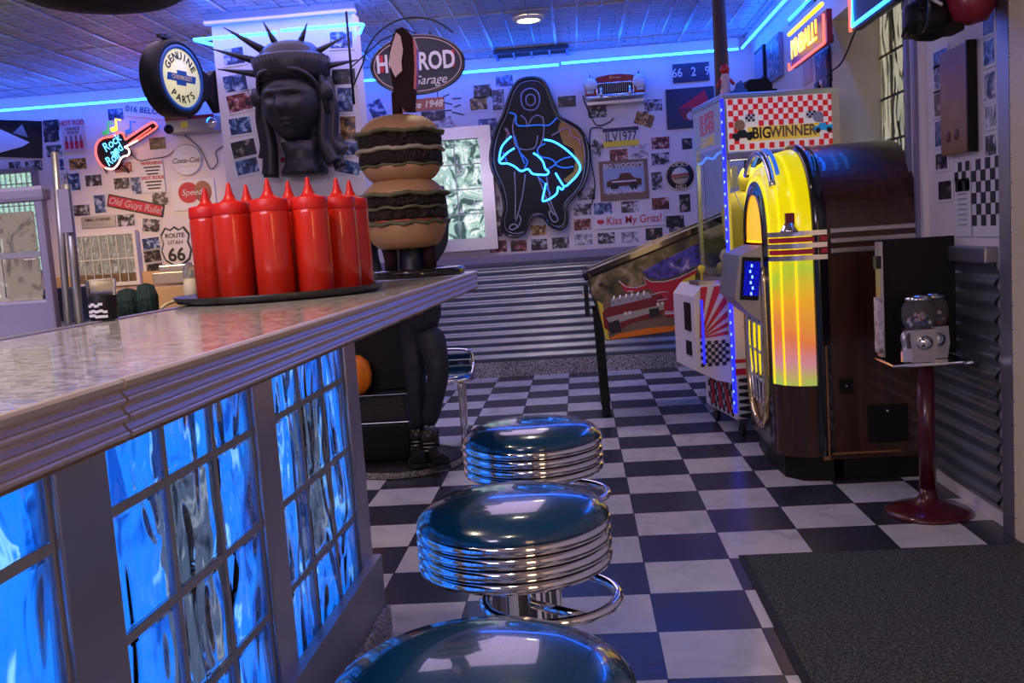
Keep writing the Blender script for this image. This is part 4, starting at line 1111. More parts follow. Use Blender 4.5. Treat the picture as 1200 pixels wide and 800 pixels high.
# ------------------------------------------------------------------ neon woman
yw = WY - .10
def W3(X, Y, y=yw): return P(540 + X / 3.333, 60 + Y / 3.333, 'y', y)
o0 = W3(305, 420)
e = empty('neon_woman_sign', o0, 0, 'large neon sign of a woman in a billowing blue dress on a dark cut-out board', 'neon sign')
def lw(X, Y, dy=0): q = W3(X, Y); return (q.x - o0.x, dy, q.z - o0.z)
outl = [(290,103),(235,110),(205,140),(185,190),(165,250),(140,300),(122,360),(115,420),(125,470),(150,520),(165,570),(170,620),(160,670),(165,705),(195,722),(225,720),(250,705),(265,670),(280,645),(320,645),(350,680),(385,695),(410,680),(415,640),(412,600),(450,560),(480,520),(495,470),(500,410),(490,350),(465,305),(420,275),(385,255),(365,215),(345,160),(325,120)]
ol = [lw(*p) for p in outl]
sm = smooth_path(ol, 3, True)
b = MB(); b.prism([(p.x, p.z) for p in sm], 'y', .02, .085, 'plexi'); b.build('board', e)
b = MB(); b.tube([(p.x, .012, p.z) for p in sm], .014, 'black_gloss', 6, closed=True)
cxx = sum(p.x for p in sm) / len(sm); czz = sum(p.z for p in sm) / len(sm)
b.tube([(p.x * .93, .015, p.z * .965) for p in sm], .004, 'dull_steel', 6, closed=True); b.build('rim', e)
def ntube(lst, m, r=.008, name='neon_tube', n=4, closed=False):
    b = MB(); b.tube(smooth_path([lw(x, y) for x, y in lst], n, closed), r, m, 8, closed=closed); return b.build(name, e)
ntube([(198,332),(178,350),(158,378),(150,425),(158,438),(182,438),(210,450),(235,468),(262,460),(280,478),(310,482),(335,482),(343,470),(330,458),(320,430),(300,408),(283,398)], 'neon_sky')
ntube([(210,378),(180,398),(155,425)], 'neon_sky')
ntube([(325,345),(360,352),(400,375),(440,410),(465,445),(460,475),(430,510),(405,527),(385,500),(370,475)], 'neon_sky')
ntube([(402,530),(395,540),(380,530),(375,555),(350,575),(325,585),(320,575),(333,515)], 'neon_sky')
for lst in ([(210,330),(225,380),(250,440)],[(330,360),(300,380),(310,410),(350,420),(370,440),(340,460)],[(440,410),(400,420),(370,440),(400,455),(440,450)],[(235,400),(260,430),(250,455)],[(300,490),(330,520),(350,560)],[(190,240),(215,250),(222,290),(300,288),(345,288),(375,260)],[(165,395),(180,430)]):
    ntube(lst, 'tube_off_blue', .006, 'dim_blue_tube')
for lst, cl in (([(272,145),(240,160),(236,195),(250,225),(290,228),(308,195),(300,160)], True), ([(272,168),(255,180),(258,205),(275,212),(290,200),(288,178)], True), ([(215,250),(203,290),(207,330),(215,370),(250,385),(290,375),(300,330)], False), ([(320,255),(325,300),(318,350),(300,385)], False), ([(235,250),(255,270),(260,300),(275,265),(300,250),(322,262)], False), ([(210,470),(214,560),(212,655)], False), ([(252,480),(240,570),(215,665)], False), ([(335,490),(352,590),(376,645)], False), ([(300,485),(335,575),(362,640)], False), ([(195,680),(190,692),(205,697),(220,685),(210,675)], True), ([(228,640),(235,660),(222,690)], False), ([(345,625),(352,655),(368,668),(380,655),(365,635)], True)):
    ntube(lst, 'tube_off', .0055, 'unlit_tube', 3, cl)
for lst in ([(355,330),(385,312),(410,300),(425,305),(432,330),(462,345),(468,375)],[(172,300),(182,325),(175,350),(190,330),(178,300)]): ntube(lst, 'tube_off_pink', .0055, 'unlit_tube')
b = MB(); b.prism([(p[0], p[2]) for p in [lw(*q) for q in [(395,262),(440,285),(475,330),(485,400),(478,460),(450,500),(420,520),(400,500),(440,470),(450,420),(440,380),(400,360),(380,300)]]], 'y', .015, .022, 'reflected_orange'); b.build('orange_reflection', e)  # orange reflection on the board, built in as a coloured panel

# ------------------------------------------------------------------ neon guitar
yg = WY - .09
def G3(X, Y): return P(60 + X / 6, 120 + Y / 6, 'y', yg)
o1 = G3(430, 350)
e = empty('neon_guitar_sign', o1, 0, 'red neon guitar with blue script lettering and a yellow note at the left', 'neon sign')
def lg(X, Y, dy=0): q = G3(X, Y); return (q.x - o1.x, dy, q.z - o1.z)
body = [(510,312),(515,250),(495,215),(460,222),(420,245),(370,250),(330,275),(312,320),(318,380),(345,430),(385,462),(430,465),(465,440),(490,395),(510,378),(540,375),(550,350),(540,325)]
b = MB(); b.prism([(p.x, p.z) for p in smooth_path([lg(*q) for q in body], 2, True)], 'y', .03, .045, 'plexi')
b.prism([(lg(*q)[0], lg(*q)[2]) for q in [(520,262),(690,150),(715,138),(742,160),(735,182),(610,268),(520,318)]], 'y', .031, .044, 'plexi')
for x in (345, 500): b.tube([lg(x, 440, .03), lg(x + 15, 490, .08)], .006, 'black')
b.build('backing', e)
def gt(lst, m, r=.008, n=4, name='neon_tube'):
    b = MB(); b.tube(smooth_path([lg(x, y) for x, y in lst], n), r, m, 8); return b.build(name, e)
gt([(520,262),(505,222),(470,214),(430,238),(370,250),(330,275),(312,320),(318,380),(345,430),(380,460)], 'neon_red')
gt([(380,460),(430,468),(465,440),(490,395),(512,378),(538,372),(550,350),(540,325),(518,316)], 'neon_rose')
gt([(515,315),(560,292),(610,265)], 'neon_rose'); gt([(610,265),(735,182),(742,160),(718,140),(690,150),(600,208),(520,262)], 'neon_red', n=2)
gt([(545,290),(700,180)], 'neon_red', .005)
ra = math.radians(33)
for s_, X, Y in (('Rock', 425, 286), ('and', 458, 338), ('Roll', 432, 396)):
    q = lg(X, Y); text(s_, .108, 'neon_text', e, (q[0], -.005, q[2]), rot=(PI / 2, -ra, 0), shear=.2, depth=.004, xs=.8, name='neon_lettering', bold=-.0005)
def note(X, Y, m):
    b = MB(); q = lg(X, Y)
    b.tube([(q[0] + .03, 0, q[2] + .01), (q[0] + .035, 0, q[2] + .09), (q[0] + .075, 0, q[2] + .075)], .009, m, 8); b.tube([(q[0] - .015, 0, q[2]), (q[0] + .03, 0, q[2] + .008)], .02, m, 8); b.build('music_note', e)
note(435, 192, 'neon_yellow'); note(378, 215, 'neon_green'); note(538, 208, 'tube_off_blue')

# ------------------------------------------------------------------ bust with spiked crown
bc_ = P(345, 128, 'y', 1.0)
e = empty('crowned_bust', (bc_.x, 1.0, bc_.z), math.radians(-8), 'dark sculpted bust with long hair and a spiked crown on the wall', 'sculpture')
kb = abs(P(345, 120, 'y', 1.0).x - P(346, 120, 'y', 1.0).x)      # metres per picture unit here
def g(x, s): return math.exp(-(x / s) ** 2)
def head(u, v):
    a = 2 * PI * u; ph = PI * v            # a=0 at +x ; front is -y
    sx, sz, sy = .195, .245, .20
    z = math.cos(ph)
    r = math.sin(ph)
    jaw = 1 - .36 * max(0, -z - .1) ** 1.1
    x = math.cos(a) * r * sx * jaw; y = math.sin(a) * r * sy * (1 - .15 * max(0, -z)); zz = z * sz
    if y < 0:
        fx = x / sx
        f = 0
        f += .050 * g(fx, .14) * g((z + .18), .14)                # nose tip
        f += .028 * g(fx, .12) * g((z - .05), .25)                # bridge
        f += .020 * g((z - .24), .08) * g(fx, .6)                   # brow
        for s in (-1, 1):
            f -= .034 * g(fx - s * .36, .17) * g(z - .09, .09)     # sockets
            f += .017 * g(fx - s * .36, .11) * g(z - .08, .045)      # eyelids
            f += .010 * g(fx - s * .5, .2) * g(z + .2, .2)         # cheeks
        f += .020 * g(fx, .22) * g(z + .46, .045) + .022 * g(fx, .18) * g(z + .56, .045)   # lips
        f -= .012 * g(fx, .24) * g(z + .51, .025)
        f += .026 * g(fx, .26) * g(z + .82, .12)                   # chin
        y -= f
    return (x, y, zz + .03)
b = MB(); b.grid(head, 96, 72, 'bronze', closeu=True)
b.lathe([(.13, -.2), (.115, -.28), (.12, -.33), (.145, -.375), (.14, -.40), (.02, -.40)], 'bronze', (.02, .03, 0), 32)
b.build('head', e)
b = MB()
for s in (-1, 1):
    x0 = s * .19
    for k, (dx, dy, top_, bot, w0, w1) in enumerate([(-.015, -.01, .20, -.40, .03, .05), (.02, .05, .18, -.20, .03, .04), (.015, .02, .14, -.38, .026, .042), (.035, .03, .10, -.28, .025, .045)]):
        if s > 0 and k == 0: bot = -.35
        pts = smooth_path([(x0 + s * dx, dy, top_), (x0 + s * (dx + .02), dy, -.02), (x0 + s * (dx + .0), dy, -.2), (x0 + s * (dx + (.06 if s > 0 else .015)), dy, bot)], 5)
        n_ = len(pts); b.tube(pts, .05, 'bronze', 10, radii=[w0 + (w1 - w0) * i / n_ for i in range(n_)])
for s in (-1, 1):
    b.tube(smooth_path([(s * .02, -.185, .215), (s * .12, -.175, .20), (s * .18, -.09, .14), (s * .20, 0, .02)], 4), .015, 'bronze', 8)
    for k in range(5): b.tube([(s * .2, -.04 + .03 * k, .18), (s * .225, -.03 + .03 * k, -.05)], .016, 'bronze', 6)
    b.lathe([(0, -.07), (.05, -.05), (.055, 0), (.04, .05), (0, .06)], 'bronze', (s * .215, -.02, .09), 12)
b.build('hair', e)
b = MB(); n_ = 48
b.lathe([(.175, .15), (.20, .16), (.225, .20), (.235, .26), (.235, .30), (.215, .315), (.2, .30), (.185, .345), (.14, .385), (.07, .405), (.0, .41)], 'bronze', (0, .02, 0), n_)
for k in range(26):
    a = -PI + PI * k / 25; b.tube([(.208 * math.cos(a), .02 + .208 * math.sin(a), .17), (.236 * math.cos(a), .02 + .236 * math.sin(a), .30)], .008, 'bronze', 6)
b.build('crown_band', e)
for (u, v, ub, vb) in [(247, 57, 300, 68), (262, 32, 303, 55), (308, 25, 322, 52), (360, 27, 350, 52), (402, 44, 365, 60), (255, 81, 302, 82), (420, 70, 375, 74)]:
    yy = .96 if v < 60 else 1.06
    t = P(u, v, 'y', yy) - Vector(e.location); q = P(ub + (345 - ub) * .2, vb + 6, 'y', 1.0) - Vector(e.location)
    Rm = Matrix.Rotation(math.radians(8), 3, 'Z'); t = Rm @ t; q = Rm @ q
    b = MB(); b.tube([q, t], .02, 'bronze', 8, radii=[.028, .003]); b.build('crown_spike', e)
b = MB(); b.box((0, .13, 0), (.2, .05, .3), 'bronze'); b.build('wall_mount', e)

# ------------------------------------------------------------------ claw machine
ca = math.radians(8.7)
e = empty('claw_machine', (.655, .45, 0), ca, 'tall prize claw machine with a red and white checkered "BIG WINNER" marquee', 'arcade machine')
CWd, CD, CH = .645, .58, 1.885
def cm(name, b): return b.build(name, e)
b = MB()
b.box((CWd / 2, CD / 2 + .0, .48), (CWd, CD, .76), 'print_white', bevel=.004)
cm('lower_cabinet', b)
b = MB()   # posts and roof
for x in (.012, CWd - .02):
    for y in (.015, CD - .015): b.box((x, y, 1.35), (.03 if x > .1 else .024, .03, 1.0), 'steel')
b.box((CWd / 2, CD / 2, CH - .012), (CWd + .01, CD + .01, .03), 'steel', bevel=.005)
b.box((CWd / 2, CD / 2, .875), (CWd, CD, .03), 'steel')
b.box((CWd - .018, .008, 1.35), (.04, .035, 1.02), 'cream')
cm('frame', b)
b = MB(); b.box((.006, CD / 2, 1.25), (.006, CD - .06, .72), 'window_glass'); b.box((CWd / 2, .006, 1.235), (CWd - .07, .006, .70), 'window_glass'); cm('glass_panes', b)
# marquee, checker built as squares
b = MB(); b.box((CWd / 2, .012, 1.72), (CWd - .04, .024, .285), 'marquee_white'); 
mw = CWd - .06; nx_, nz_ = 21, 9; sx_ = mw / nx_; sz_ = .27 / nz_
for i in range(nx_):
    for j in range(nz_):
        if (i + j) % 2 == 0 and not (2 < i < nx_ - 2 and 1 <= j <= 3) and not (i in (3, 4, 5, 15, 16) and 4 <= j <= 5):
            b.box((.03 + sx_ * (i + .5), -.0005, 1.72 - .135 + sz_ * (j + .5)), (sx_, .002, sz_), 'marquee_red')
cm('marquee_panel', b)
b = MB(); b.box((CWd * .52, -.002, 1.665), (.40, .004, .075), 'marquee_yellow'); cm('marquee_banner', b)
text('BIG', .085, 'ink', e, (.21, -.005, 1.665), bold=.002, xs=.8); text('WINNER', .082, 'brown_sign', e, (.385, -.005, 1.667), bold=.002, xs=.8); text('\u2019', .07, 'ink_red', e, (.265, -.005, 1.695), bold=.002)
b = MB()
def carshape(cx, cz, s, m):
    b.prism([(cx + x * s, cz + z * s) for x, z in [(-1, -.2), (-.95, .15), (-.5, .25), (-.3, .5), (.2, .5), (.4, .25), (.9, .3), (1.05, .05), (1, -.25)]], 'y', -.006, -.003, m)
    for w_ in (-.55, .6): b.prism(arc(cx + w_ * s, cz - .22 * s, .26 * s, 0, 2 * PI, 14)[:-1], 'y', -.009, -.005, 'ink')
for cx_3, cz_3, s_3, m_3, fx3, hx3, hz3, hm3 in ((.555, 1.675, .055, 'neon_bluecar', .47, .53, 1.735, 'tube_off'), (.105, 1.66, .06, 'dark_green', .13, .09, 1.715, 'bun')):
    b = MB(); carshape(cx_3, cz_3, s_3, m_3); b.prism(arc(hx3, hz3, .03, 0, 2 * PI, 14)[:-1], 'y', -.006, -.002, hm3)
    for i in range(4):
        for j in range(3): b.box((fx3 + .013 * i, -.003, 1.738 + .013 * j), (.013, .003, .013), 'ink' if (i + j) % 2 else 'white')
    cm('marquee_picture', b)
b = MB()
for k in range(10): b.box((.40 + .024 * k, -.002, 1.545), (.014, .004, .05), 'ink_red' if k % 2 else 'white')
b.box((.18, -.0, 1.55), (.33, .012, .035), 'purple_frame'); cm('valance', b)
# LED strip up the front corner
b = MB(); b.box((-.004, -.006, 1.0), (.016, .016, 1.72), 'led_blue')
for k in range(26): b.box((-.011, -.014, .2 + k * .064), (.006, .006, .014), 'led_dot')
cm('led_strip', b)
# side lettering
for s_, z, m in (('SUPER', 1.79, 'ink_red'), ('SUPER', 1.73, 'ink_red'), ('GAME', 1.66, 'yellow')):
    text(s_, .08, m, e, (-.003, CD * .5, z), rot=(PI / 2, 0, -PI / 2), bold=.001, xs=1.3)
b = MB(); b.box((-.001, CD / 2, 1.74), (.004, CD * .9, .22), 'sky_print'); cm('side_header', b)
b = MB()
for i in range(12):
    for j in range(5):
        if (i + j) % 2 == 0: b.box((-.002, .05 + i * .04, .13 + j * .036), (.004, .04, .036), 'ink')
for k in range(3): b.prism([(.06 + k * .16, .13), (.12 + k * .16, .13), (.2 + k * .12, .31), (.16 + k * .12, .31)], 'x', -.006, -.003, 'ink_red')
cm('side_pattern', b)
# inside: prizes, claw
b = MB(); b.box((CWd / 2, CD - .05, 1.25), (CWd - .08, .01, .7), 'window_glass'); cm('back_pane', b)
b = MB(); b.box((.10, .2, 1.45), (.05, .06, .12), 'print_white'); b.tube([(.1, .2, 1.40), (.14, .18, 1.28), (.2, .16, 1.17), (.27, .15, 1.12)], .004, 'print_white'); b.tube([(.2, .3, 1.5), (.2, .3, 1.3)], .006, 'cream'); cm('claw_gantry', b)
b = MB()
for k in range(46):
    x = .06 + rnd.random() * (CWd - .12); y = .06 + rnd.random() * (CD - .12); z = .92 + rnd.random() * .08; s = .035 + rnd.random() * .03
    b.lathe([(0, -s), (s * .7, -s * .7), (s, 0), (s * .7, s * .7), (0, s)], rnd.choice(['yellow', 'dark_green', 'cream', 'plush_mix', 'orange', 'red']), (x, y, z), 10)
o = cm('prizes', b); o['kind'] = 'stuff'
for k in range(7):
    b = MB(); s = .026; b.lathe([(0, -s), (s * .7, -s * .7), (s, 0), (s * .7, s * .7), (0, s)], 'lime', (.06 + .05 * (k % 4) + .02 * (k // 4), .045 + .02 * (k % 2), .925 + .045 * (k // 4)), 14); cm('tennis_ball', b)
b = MB(); b.lathe([(.11, 0), (.16, .12), (.17, .28), (.13, .38), (0, .42)], 'yellow', (.26, .36, .98), 24)
b.lathe([(.0, -.07), (.06, -.04), (.075, .02), (.05, .07), (0, .085)], 'yellow', (.24, .30, 1.42), 20); cm('large_plush', b)
# lower camera-facing panel: red rays, checks, zebra
b = MB()
b.box((.16, -.003, .47), (.30, .006, .72), 'white')
cx0, cz0 = .06, .62
for k in range(4):
    a0 = math.radians(-52 + k * 30); a1 = a0 + math.radians(14)
    r1 = .30
    pts = [(cx0 + .0 * math.cos(a0), cz0), (cx0 + r1 * math.cos(a0), cz0 + r1 * math.sin(a0)), (cx0 + r1 * math.cos(a1), cz0 + r1 * math.sin(a1))]
    pts = [(min(max(x, .012), .305), min(max(z, .12), .82)) for x, z in pts]
    b.prism(pts, 'y', -.009, -.005, 'ink_red')
b.prism([(.02, .80), (.08, .82), (.14, .72), (.08, .70)], 'y', -.009, -.005, 'ink_red')
for i in range(5):
    for j in range(8):
        x = .03 + i * .028; z = .44 + j * .026
        if (i + j) % 2 == 0: b.prism([(x + .06, z - .022), (x + .074, z), (x + .06, z + .022), (x + .046, z)], 'y', -.011, -.008, 'ink')
b.box((.15, -.006, .37), (.29, .004, .035), 'ink_red'); b.box((.15, -.006, .43), (.29, .004, .02), 'ink_red')
for k in range(6): b.prism([(.02, .33 - .04 * k), (.15, .34 - .04 * k), (.06, .315 - .04 * k), (.2, .33 - .04 * k), (.1, .30 - .04 * k), (.02, .315 - .04 * k)], 'y', -.010, -.006, 'ink')
cm('decorated_panel', b)
# coin and control box projecting from the left face
b = MB(); b.prism([(-.19, .38), (-.19, .80), (-.14, .86), (.0, .86), (.0, .30), (-.08, .32)], 'y', .06, CD - .06, 'print_white'); cm('control_box', b)
b = MB()
def clipbox(o_, a0, a1, x1_, z1_):
    out = [o_]
    for a in (a0, (a0 + a1) / 2, a1):
        c_, s_ = math.cos(a), math.sin(a); t = min((x1_ - o_[0]) / max(c_, 1e-6), (z1_ - o_[1]) / max(s_, 1e-6)); out.append((o_[0] + c_ * t, o_[1] + s_ * t))
    return out
for k in range(6):
    a0 = math.radians(4 + k * 15); b.prism(clipbox((-.168, .565), a0, a0 + math.radians(7.5), -.006, .85), 'y', .052, .058, 'ink_red')
for i in range(8):
    for j in range(7):
        if (i + j) % 2 == 0: b.box((-.158 + i * .0205, .055, .415 + j * .0205), (.0205, .006, .0205), 'ink')
b.box((-.193, .2, .68), (.01, .12, .16), 'black'); b.box((-.193, .2, .5), (.01, .10, .08), 'black'); b.box((-.15, .052, .6), (.012, .008, .36), 'led_blue')
cm('coin_door', b)
b = MB(); b.lathe([(.006, 0), (.006, .06), (.02, .08), (.02, .1), (0, .11)], 'yellow', (-.10, .2, .86), 16); b.box((-.09, .2, .87), (.12, .2, .02), 'steel'); cm('joystick', b)
for x in (.05, CWd - .05):
    for y in (.05, CD - .05):
        b = MB(); b.tube([(x - .012, y, .035), (x + .012, y, .035)], .035, 'rubber', 16); b.box((x, y, .08), (.05, .05, .04), 'steel'); cm('castor', b)
# things on its roof
def onroof(x, y): return Matrix.Rotation(ca, 3, 'Z') @ Vector((x, y, 0)) + Vector((.655, .45, CH + .004))
q = onroof(.10, .30)
pipe = empty('stove_pipe', q, 0, 'dark flared exhaust pipe standing on the claw machine, reaching to the ceiling', 'pipe')
b = MB(); b.lathe([(.035, 0), (.045, .02), (.042, .06), (.038, .5), (.037, .70), (.06, .735), (.075, .75), (.07, .755), (.03, .74), (.03, .02)], 'pipe_dark', seg=28); b.build('tube', pipe)
b = MB(); b.lathe([(.055, 0), (.055, .015), (.04, .03)], 'black', seg=28); b.build('foot', pipe)
q = onroof(.06, .12)
toy = empty('toy_figure', q, 0, 'small red and white toy figure on the left of the claw machine roof', 'toy')
b = MB(); b.lathe([(.03, 0), (.028, .03), (.022, .06), (.026, .10), (.018, .12), (0, .125)], 'pale_pink'); b.tube([(-.026, 0, .09), (-.045, -.01, .05)], .009, 'red'); b.tube([(.026, 0, .09), (.045, -.01, .06)], .009, 'red'); b.build('torso', toy)
b = MB(); b.lathe([(0, -.028), (.02, -.018), (.028, 0), (.02, .022), (0, .03)], 'red', (0, 0, .145), 20); b.build('head', toy)
q = onroof(.03, .02)
q = onroof(.24, .15)
bx1 = empty('black_speaker_box', q, ca, 'small black box speaker on top of the claw machine', 'speaker')
b = MB(); b.prism([(-.075, 0), (.075, 0), (.075, .05), (.05, .08), (-.05, .08), (-.075, .05)], 'y', -.06, .06, 'black'); b.build('case', bx1)
b = MB(); b.box((.09, 0, .012), (.03, .1, .024), 'black_gloss'); b.build('side_module', bx1)
q = onroof(.02, .02); ba = empty('ornament_car', onroof(.12, .08), 0, 'tiny blue and white ornament beside the toy figure on the claw machine', 'ornament')
b = MB(); b.prism([(-.04, 0), (-.04, .02), (-.02, .03), (-.01, .06), (.015, .075), (.03, .03), (.045, .02), (.045, 0)], 'y', -.02, .02, 'blue_paint'); b.build('body', ba)

# ------------------------------------------------------------------ pinball machine
YP = 1.22
e = empty('pinball_machine', (-.12, YP, 0), 0, 'pinball machine with hot rod flame artwork on its side and black legs', 'arcade machine')
def pc(u, v): q = P(u, v, 'y', YP); return (q.x + .12, q.z)
A0, A1, A2, A3 = pc(687, 324), pc(823, 268), pc(808, 386), pc(711, 399)
dW = .56
sl_ = (A1[1] - A0[1]) / (A1[0] - A0[0])
XE = 1.18
top_e = A0[1] + sl_ * XE; bot_sl = (A2[1] - A3[1]) / (A2[0] - A3[0]); bot_e = A3[1] + bot_sl * (XE - A3[0])
b = MB(); b.prism([(0, A0[1] - .01), (.012, A0[1] - .09), (A3[0], A3[1]), (XE, bot_e), (XE, top_e - .01)], 'y', 0, dW, 'black'); b.build('cabinet', e)
b = MB(); b.prism([(.006, A0[1] - .018), (.02, A0[1] - .09), (A3[0] + .005, A3[1] + .005), (XE - .01, bot_e + .005), (XE - .01, top_e - .02)], 'y', -.004, -.0005, 'pin_art'); b.build('side_art', e)
b = MB()
def art(pts, m, d): b.prism([(pc(u, v)[0], pc(u, v)[1]) for u, v in pts], 'y', -.004 - d - .003, -.004 - d, m)
art([(700,357),(712,352),(770,372),(800,372),(802,386),(712,398),(707,385)], 'brown_sign', 0)
art([(700,352),(706,356),(714,397),(710,398)], 'yellow', .0005)
art([(712,398),(800,386),(806,380),(760,384),(724,391)], 'orange', .0012)
art([(798,323),(815,318),(812,366),(799,368),(786,368),(794,350)], 'yellow', .0010)
art([(725,329),(735,335),(745,336),(757,333),(754,325),(762,330),(775,331),(795,326),(816,315),(816,320),(800,328),(792,340),(790,355),(800,366),(800,372),(779,371),(776,350),(760,338),(742,342),(732,342)], 'ink_red', .002)
art([(779,364),(801,364),(801,367),(779,368)], 'pale_pink', .003)
b.build('flame_art', e)
b = MB()
for lst in ([(725,329),(733,336),(746,337),(757,333),(754,325),(763,330),(778,330),(796,325),(816,315)], [(735,341),(742,341)], [(764,345),(774,342),(783,342),(782,350),(770,352)], [(779,368),(800,366)]):
    b.tube([(pc(u, v)[0], -.010, pc(u, v)[1]) for u, v in lst], .0035, 'print_white', 6)
b.build('outline_art', e)
b = MB()
art([(706,366),(712,360),(728,357),(762,346),(776,345),(780,352),(778,364),(770,371),(740,378),(718,390),(708,384)], 'dark_red', .004)
art([(710,372),(778,356),(778,362),(716,380)], 'dull_steel', .006)
art([(716,350),(735,345),(760,342),(764,348),(740,354),(716,359)], 'tube_off', .006)
art([(712,378),(725,374),(728,388),(716,391)], 'ink', .008); art([(760,362),(772,360),(772,370),(762,372)], 'ink', .008)
for (u, v) in ((733, 367), (738, 366), (771, 356), (776, 355)): b.prism(arc(pc(u, v)[0], pc(u, v)[1], .011, 0, 2 * PI, 12)[:-1], 'y', -.014, -.009, 'print_white')
for k in range(6): q = pc(718 + k * 7, 352 - k * 1.2); b.tube([(q[0], -.012, q[1] - .02), (q[0] + .012, -.014, q[1] + .03)], .007, 'chrome', 6)
b.build('car_art', e)
b = MB(); art([(752,318),(770,308),(790,298),(820,284),(822,308),(795,322),(775,327),(760,326)], 'pin_blue', .0045); b.build('engine_art', e)
# top rail + glass
ln = math.hypot(XE, sl_ * XE); ta = math.atan(sl_)
RotY = Matrix.Rotation(-ta, 3, 'Y')
b = MB()
for y in (.015, dW - .015): b.box(Vector((XE / 2, y, A0[1] + sl_ * XE / 2 + .012)), (ln, .036, .035), 'black_gloss', RotY); b.box(Vector((XE / 2, y - .004, A0[1] + sl_ * XE / 2 + .031)), (ln * .98, .024, .006), 'steel', RotY)
b.box((.0, dW / 2, A0[1] + .0), (.05, dW + .01, .05), 'black_gloss', RotY, bevel=.012); b.build('rails', e)
b = MB(); b.box(Vector((XE / 2, dW / 2, A0[1] + sl_ * XE / 2 + .022)), (ln * .97, dW - .06, .006), 'black_gloss', RotY); b.build('playfield_glass', e)
b = MB(); q = pc(783, 285); b.box((q[0], -.0, q[1] + .01), (.10, .005, .018), 'red', RotY); b.build('red_flipper_label', e)
b = MB(); b.lathe([(.014, 0), (.014, .012), (0, .014)], 'black_gloss', (pc(704, 333)[0], -.003, pc(704, 333)[1]), 14, M90); b.build('flipper_button', e)
for s_, y in ((0, .03), (1, dW - .03)):
    b = MB(); x0 = .05
    b.box((.052 + .012, y, .36), (.055, .055, .66), 'black', Matrix.Rotation(-.03, 3, 'Y')); b.lathe([(.03, 0), (.03, .012), (.01, .02), (.01, .05)], 'black', (.075, y, 0), 16); b.build('leg', e)
for s_, y in ((0, .03), (1, dW - .03)):
    b = MB(); b.box((1.12, y, .34), (.05, .05, .62), 'black'); b.lathe([(.03, 0), (.03, .012), (.01, .02), (.01, .05)], 'black', (1.12, y, 0), 16); b.build('leg', e)
b = MB(); b.box((-.018, dW * .75, A0[1] - .13), (.04, .03, .03), 'chrome'); b.box((-.01, dW * .5, A0[1] - .17), (.03, .06, .2), 'black_gloss'); b.build('coin_door', e)
# low backbox, folded behind the claw machine
b = MB(); b.box((XE + .02, dW / 2, top_e + .12), (.18, dW + .06, .34), 'black', bevel=.01); b.build('backbox', e)

# ------------------------------------------------------------------ jukebox
YJ0, YJ1 = -.56, .34
yc = (YJ0 + YJ1) / 2; HW = (YJ1 - YJ0) / 2
e = empty('jukebox', (1.02, yc, 0), 0, 'wooden arch-top jukebox with glowing yellow pilasters and chrome bands', 'jukebox')
JX = 1.02
ZS = 1.09; ZTOP = 1.535
def arch(ins, z0, n=28, zs=ZS, hw=HW, top=ZTOP):
    """outline points (y,z) starting bottom at camera side (y=-)"""
    w_ = hw - ins; rt_ = top - ins - zs
    pts = [(-w_, z0)]
    for i in range(n + 1):
        a = PI - PI * i / n
        ca_, sa_ = math.cos(a), math.sin(a)
        p_ = 2.35
        pts.append((w_ * math.copysign(abs(ca_) ** (2 / p_), ca_), zs + rt_ * abs(sa_) ** (2 / p_)))
    pts.append((w_, z0)); return pts
def sweep(b, prof, m, z0, n=28, smooth=True, closed=False):
    """prof: list of (x, inset); swept along the arch"""
    rows = [[Vector((x - JX, y, z)) for (y, z) in arch(i_, z0, n)] for x, i_ in prof]
    V = [[b.bm.verts.new(p) for p in r_] for r_ in rows]
    fs = []
    R_n = len(V)
    for j in range(R_n if closed else R_n - 1):
        A_, B_ = V[j], V[(j + 1) % R_n]
        for i in range(len(A_) - 1): fs.append(b.bm.faces.new((A_[i], A_[i + 1], B_[i + 1], B_[i])))
    b._fin(fs, m, smooth)
b = MB()
b.prism([(y, z) for y, z in arch(0, .10, 40)], 'x', .905 - JX, 1.325 - JX, 'juke_wood', smooth=False); b.build('cabinet', e)
b = MB(); b.box((.165, 0, .055), (.42, HW * 2 - .02, .11), 'black'); b.prism([(x - JX, y) for x, y in [(.93, -HW + .005), (.80, -HW + .03), (.735, -HW + .12), (.715, 0), (.735, HW - .12), (.80, HW - .03), (.93, HW - .005)]], 'z', 0, .11, 'black'); b.build('plinth', e)
b = MB(); sweep(b, [(.93, -.004), (.895, -.012), (.875, -.010), (.868, .006), (.868, .016)], 'black_gloss', .12); b.build('outer_arch', e)
def q_prof(x0, x1, i0, i1, a0, a1, n): # quarter ellipse: angle 0 at (x0 side) -> 90 front
    return [(x0 - (x0 - x1) * math.sin(a0 + (a1 - a0) * k / n), i1 - (i1 - i0) * math.cos(a0 + (a1 - a0) * k / n)) for k in range(n + 1)]
XF = .70
pil = q_prof(.868, XF, .012, .175, .0, PI / 2 * .92, 10)
b = MB(); sweep(b, pil, 'rainbow_plastic', .44); b.build('glowing_pilaster', e)
# ribs down the pilaster
b = MB()
for k in (3, 6, 9):
    x, i_ = pil[k]; sweep(b, [(x + .002, i_ - .004), (x - .005, i_ - .003), (x - .005, i_ + .003), (x + .002, i_ + .004)], 'yellow_lit', .44, smooth=False)
b.build('pilaster_ribs', e)
b = MB(); sweep(b, [(x - .002, i_) for x, i_ in q_prof(.868, XF, .012, .175, PI / 2 * .90, PI / 2, 3)] + [(XF - .012, .19), (XF - .005, .205), (XF + .03, .21)], 'black_gloss', .13); b.build('inner_arch', e)
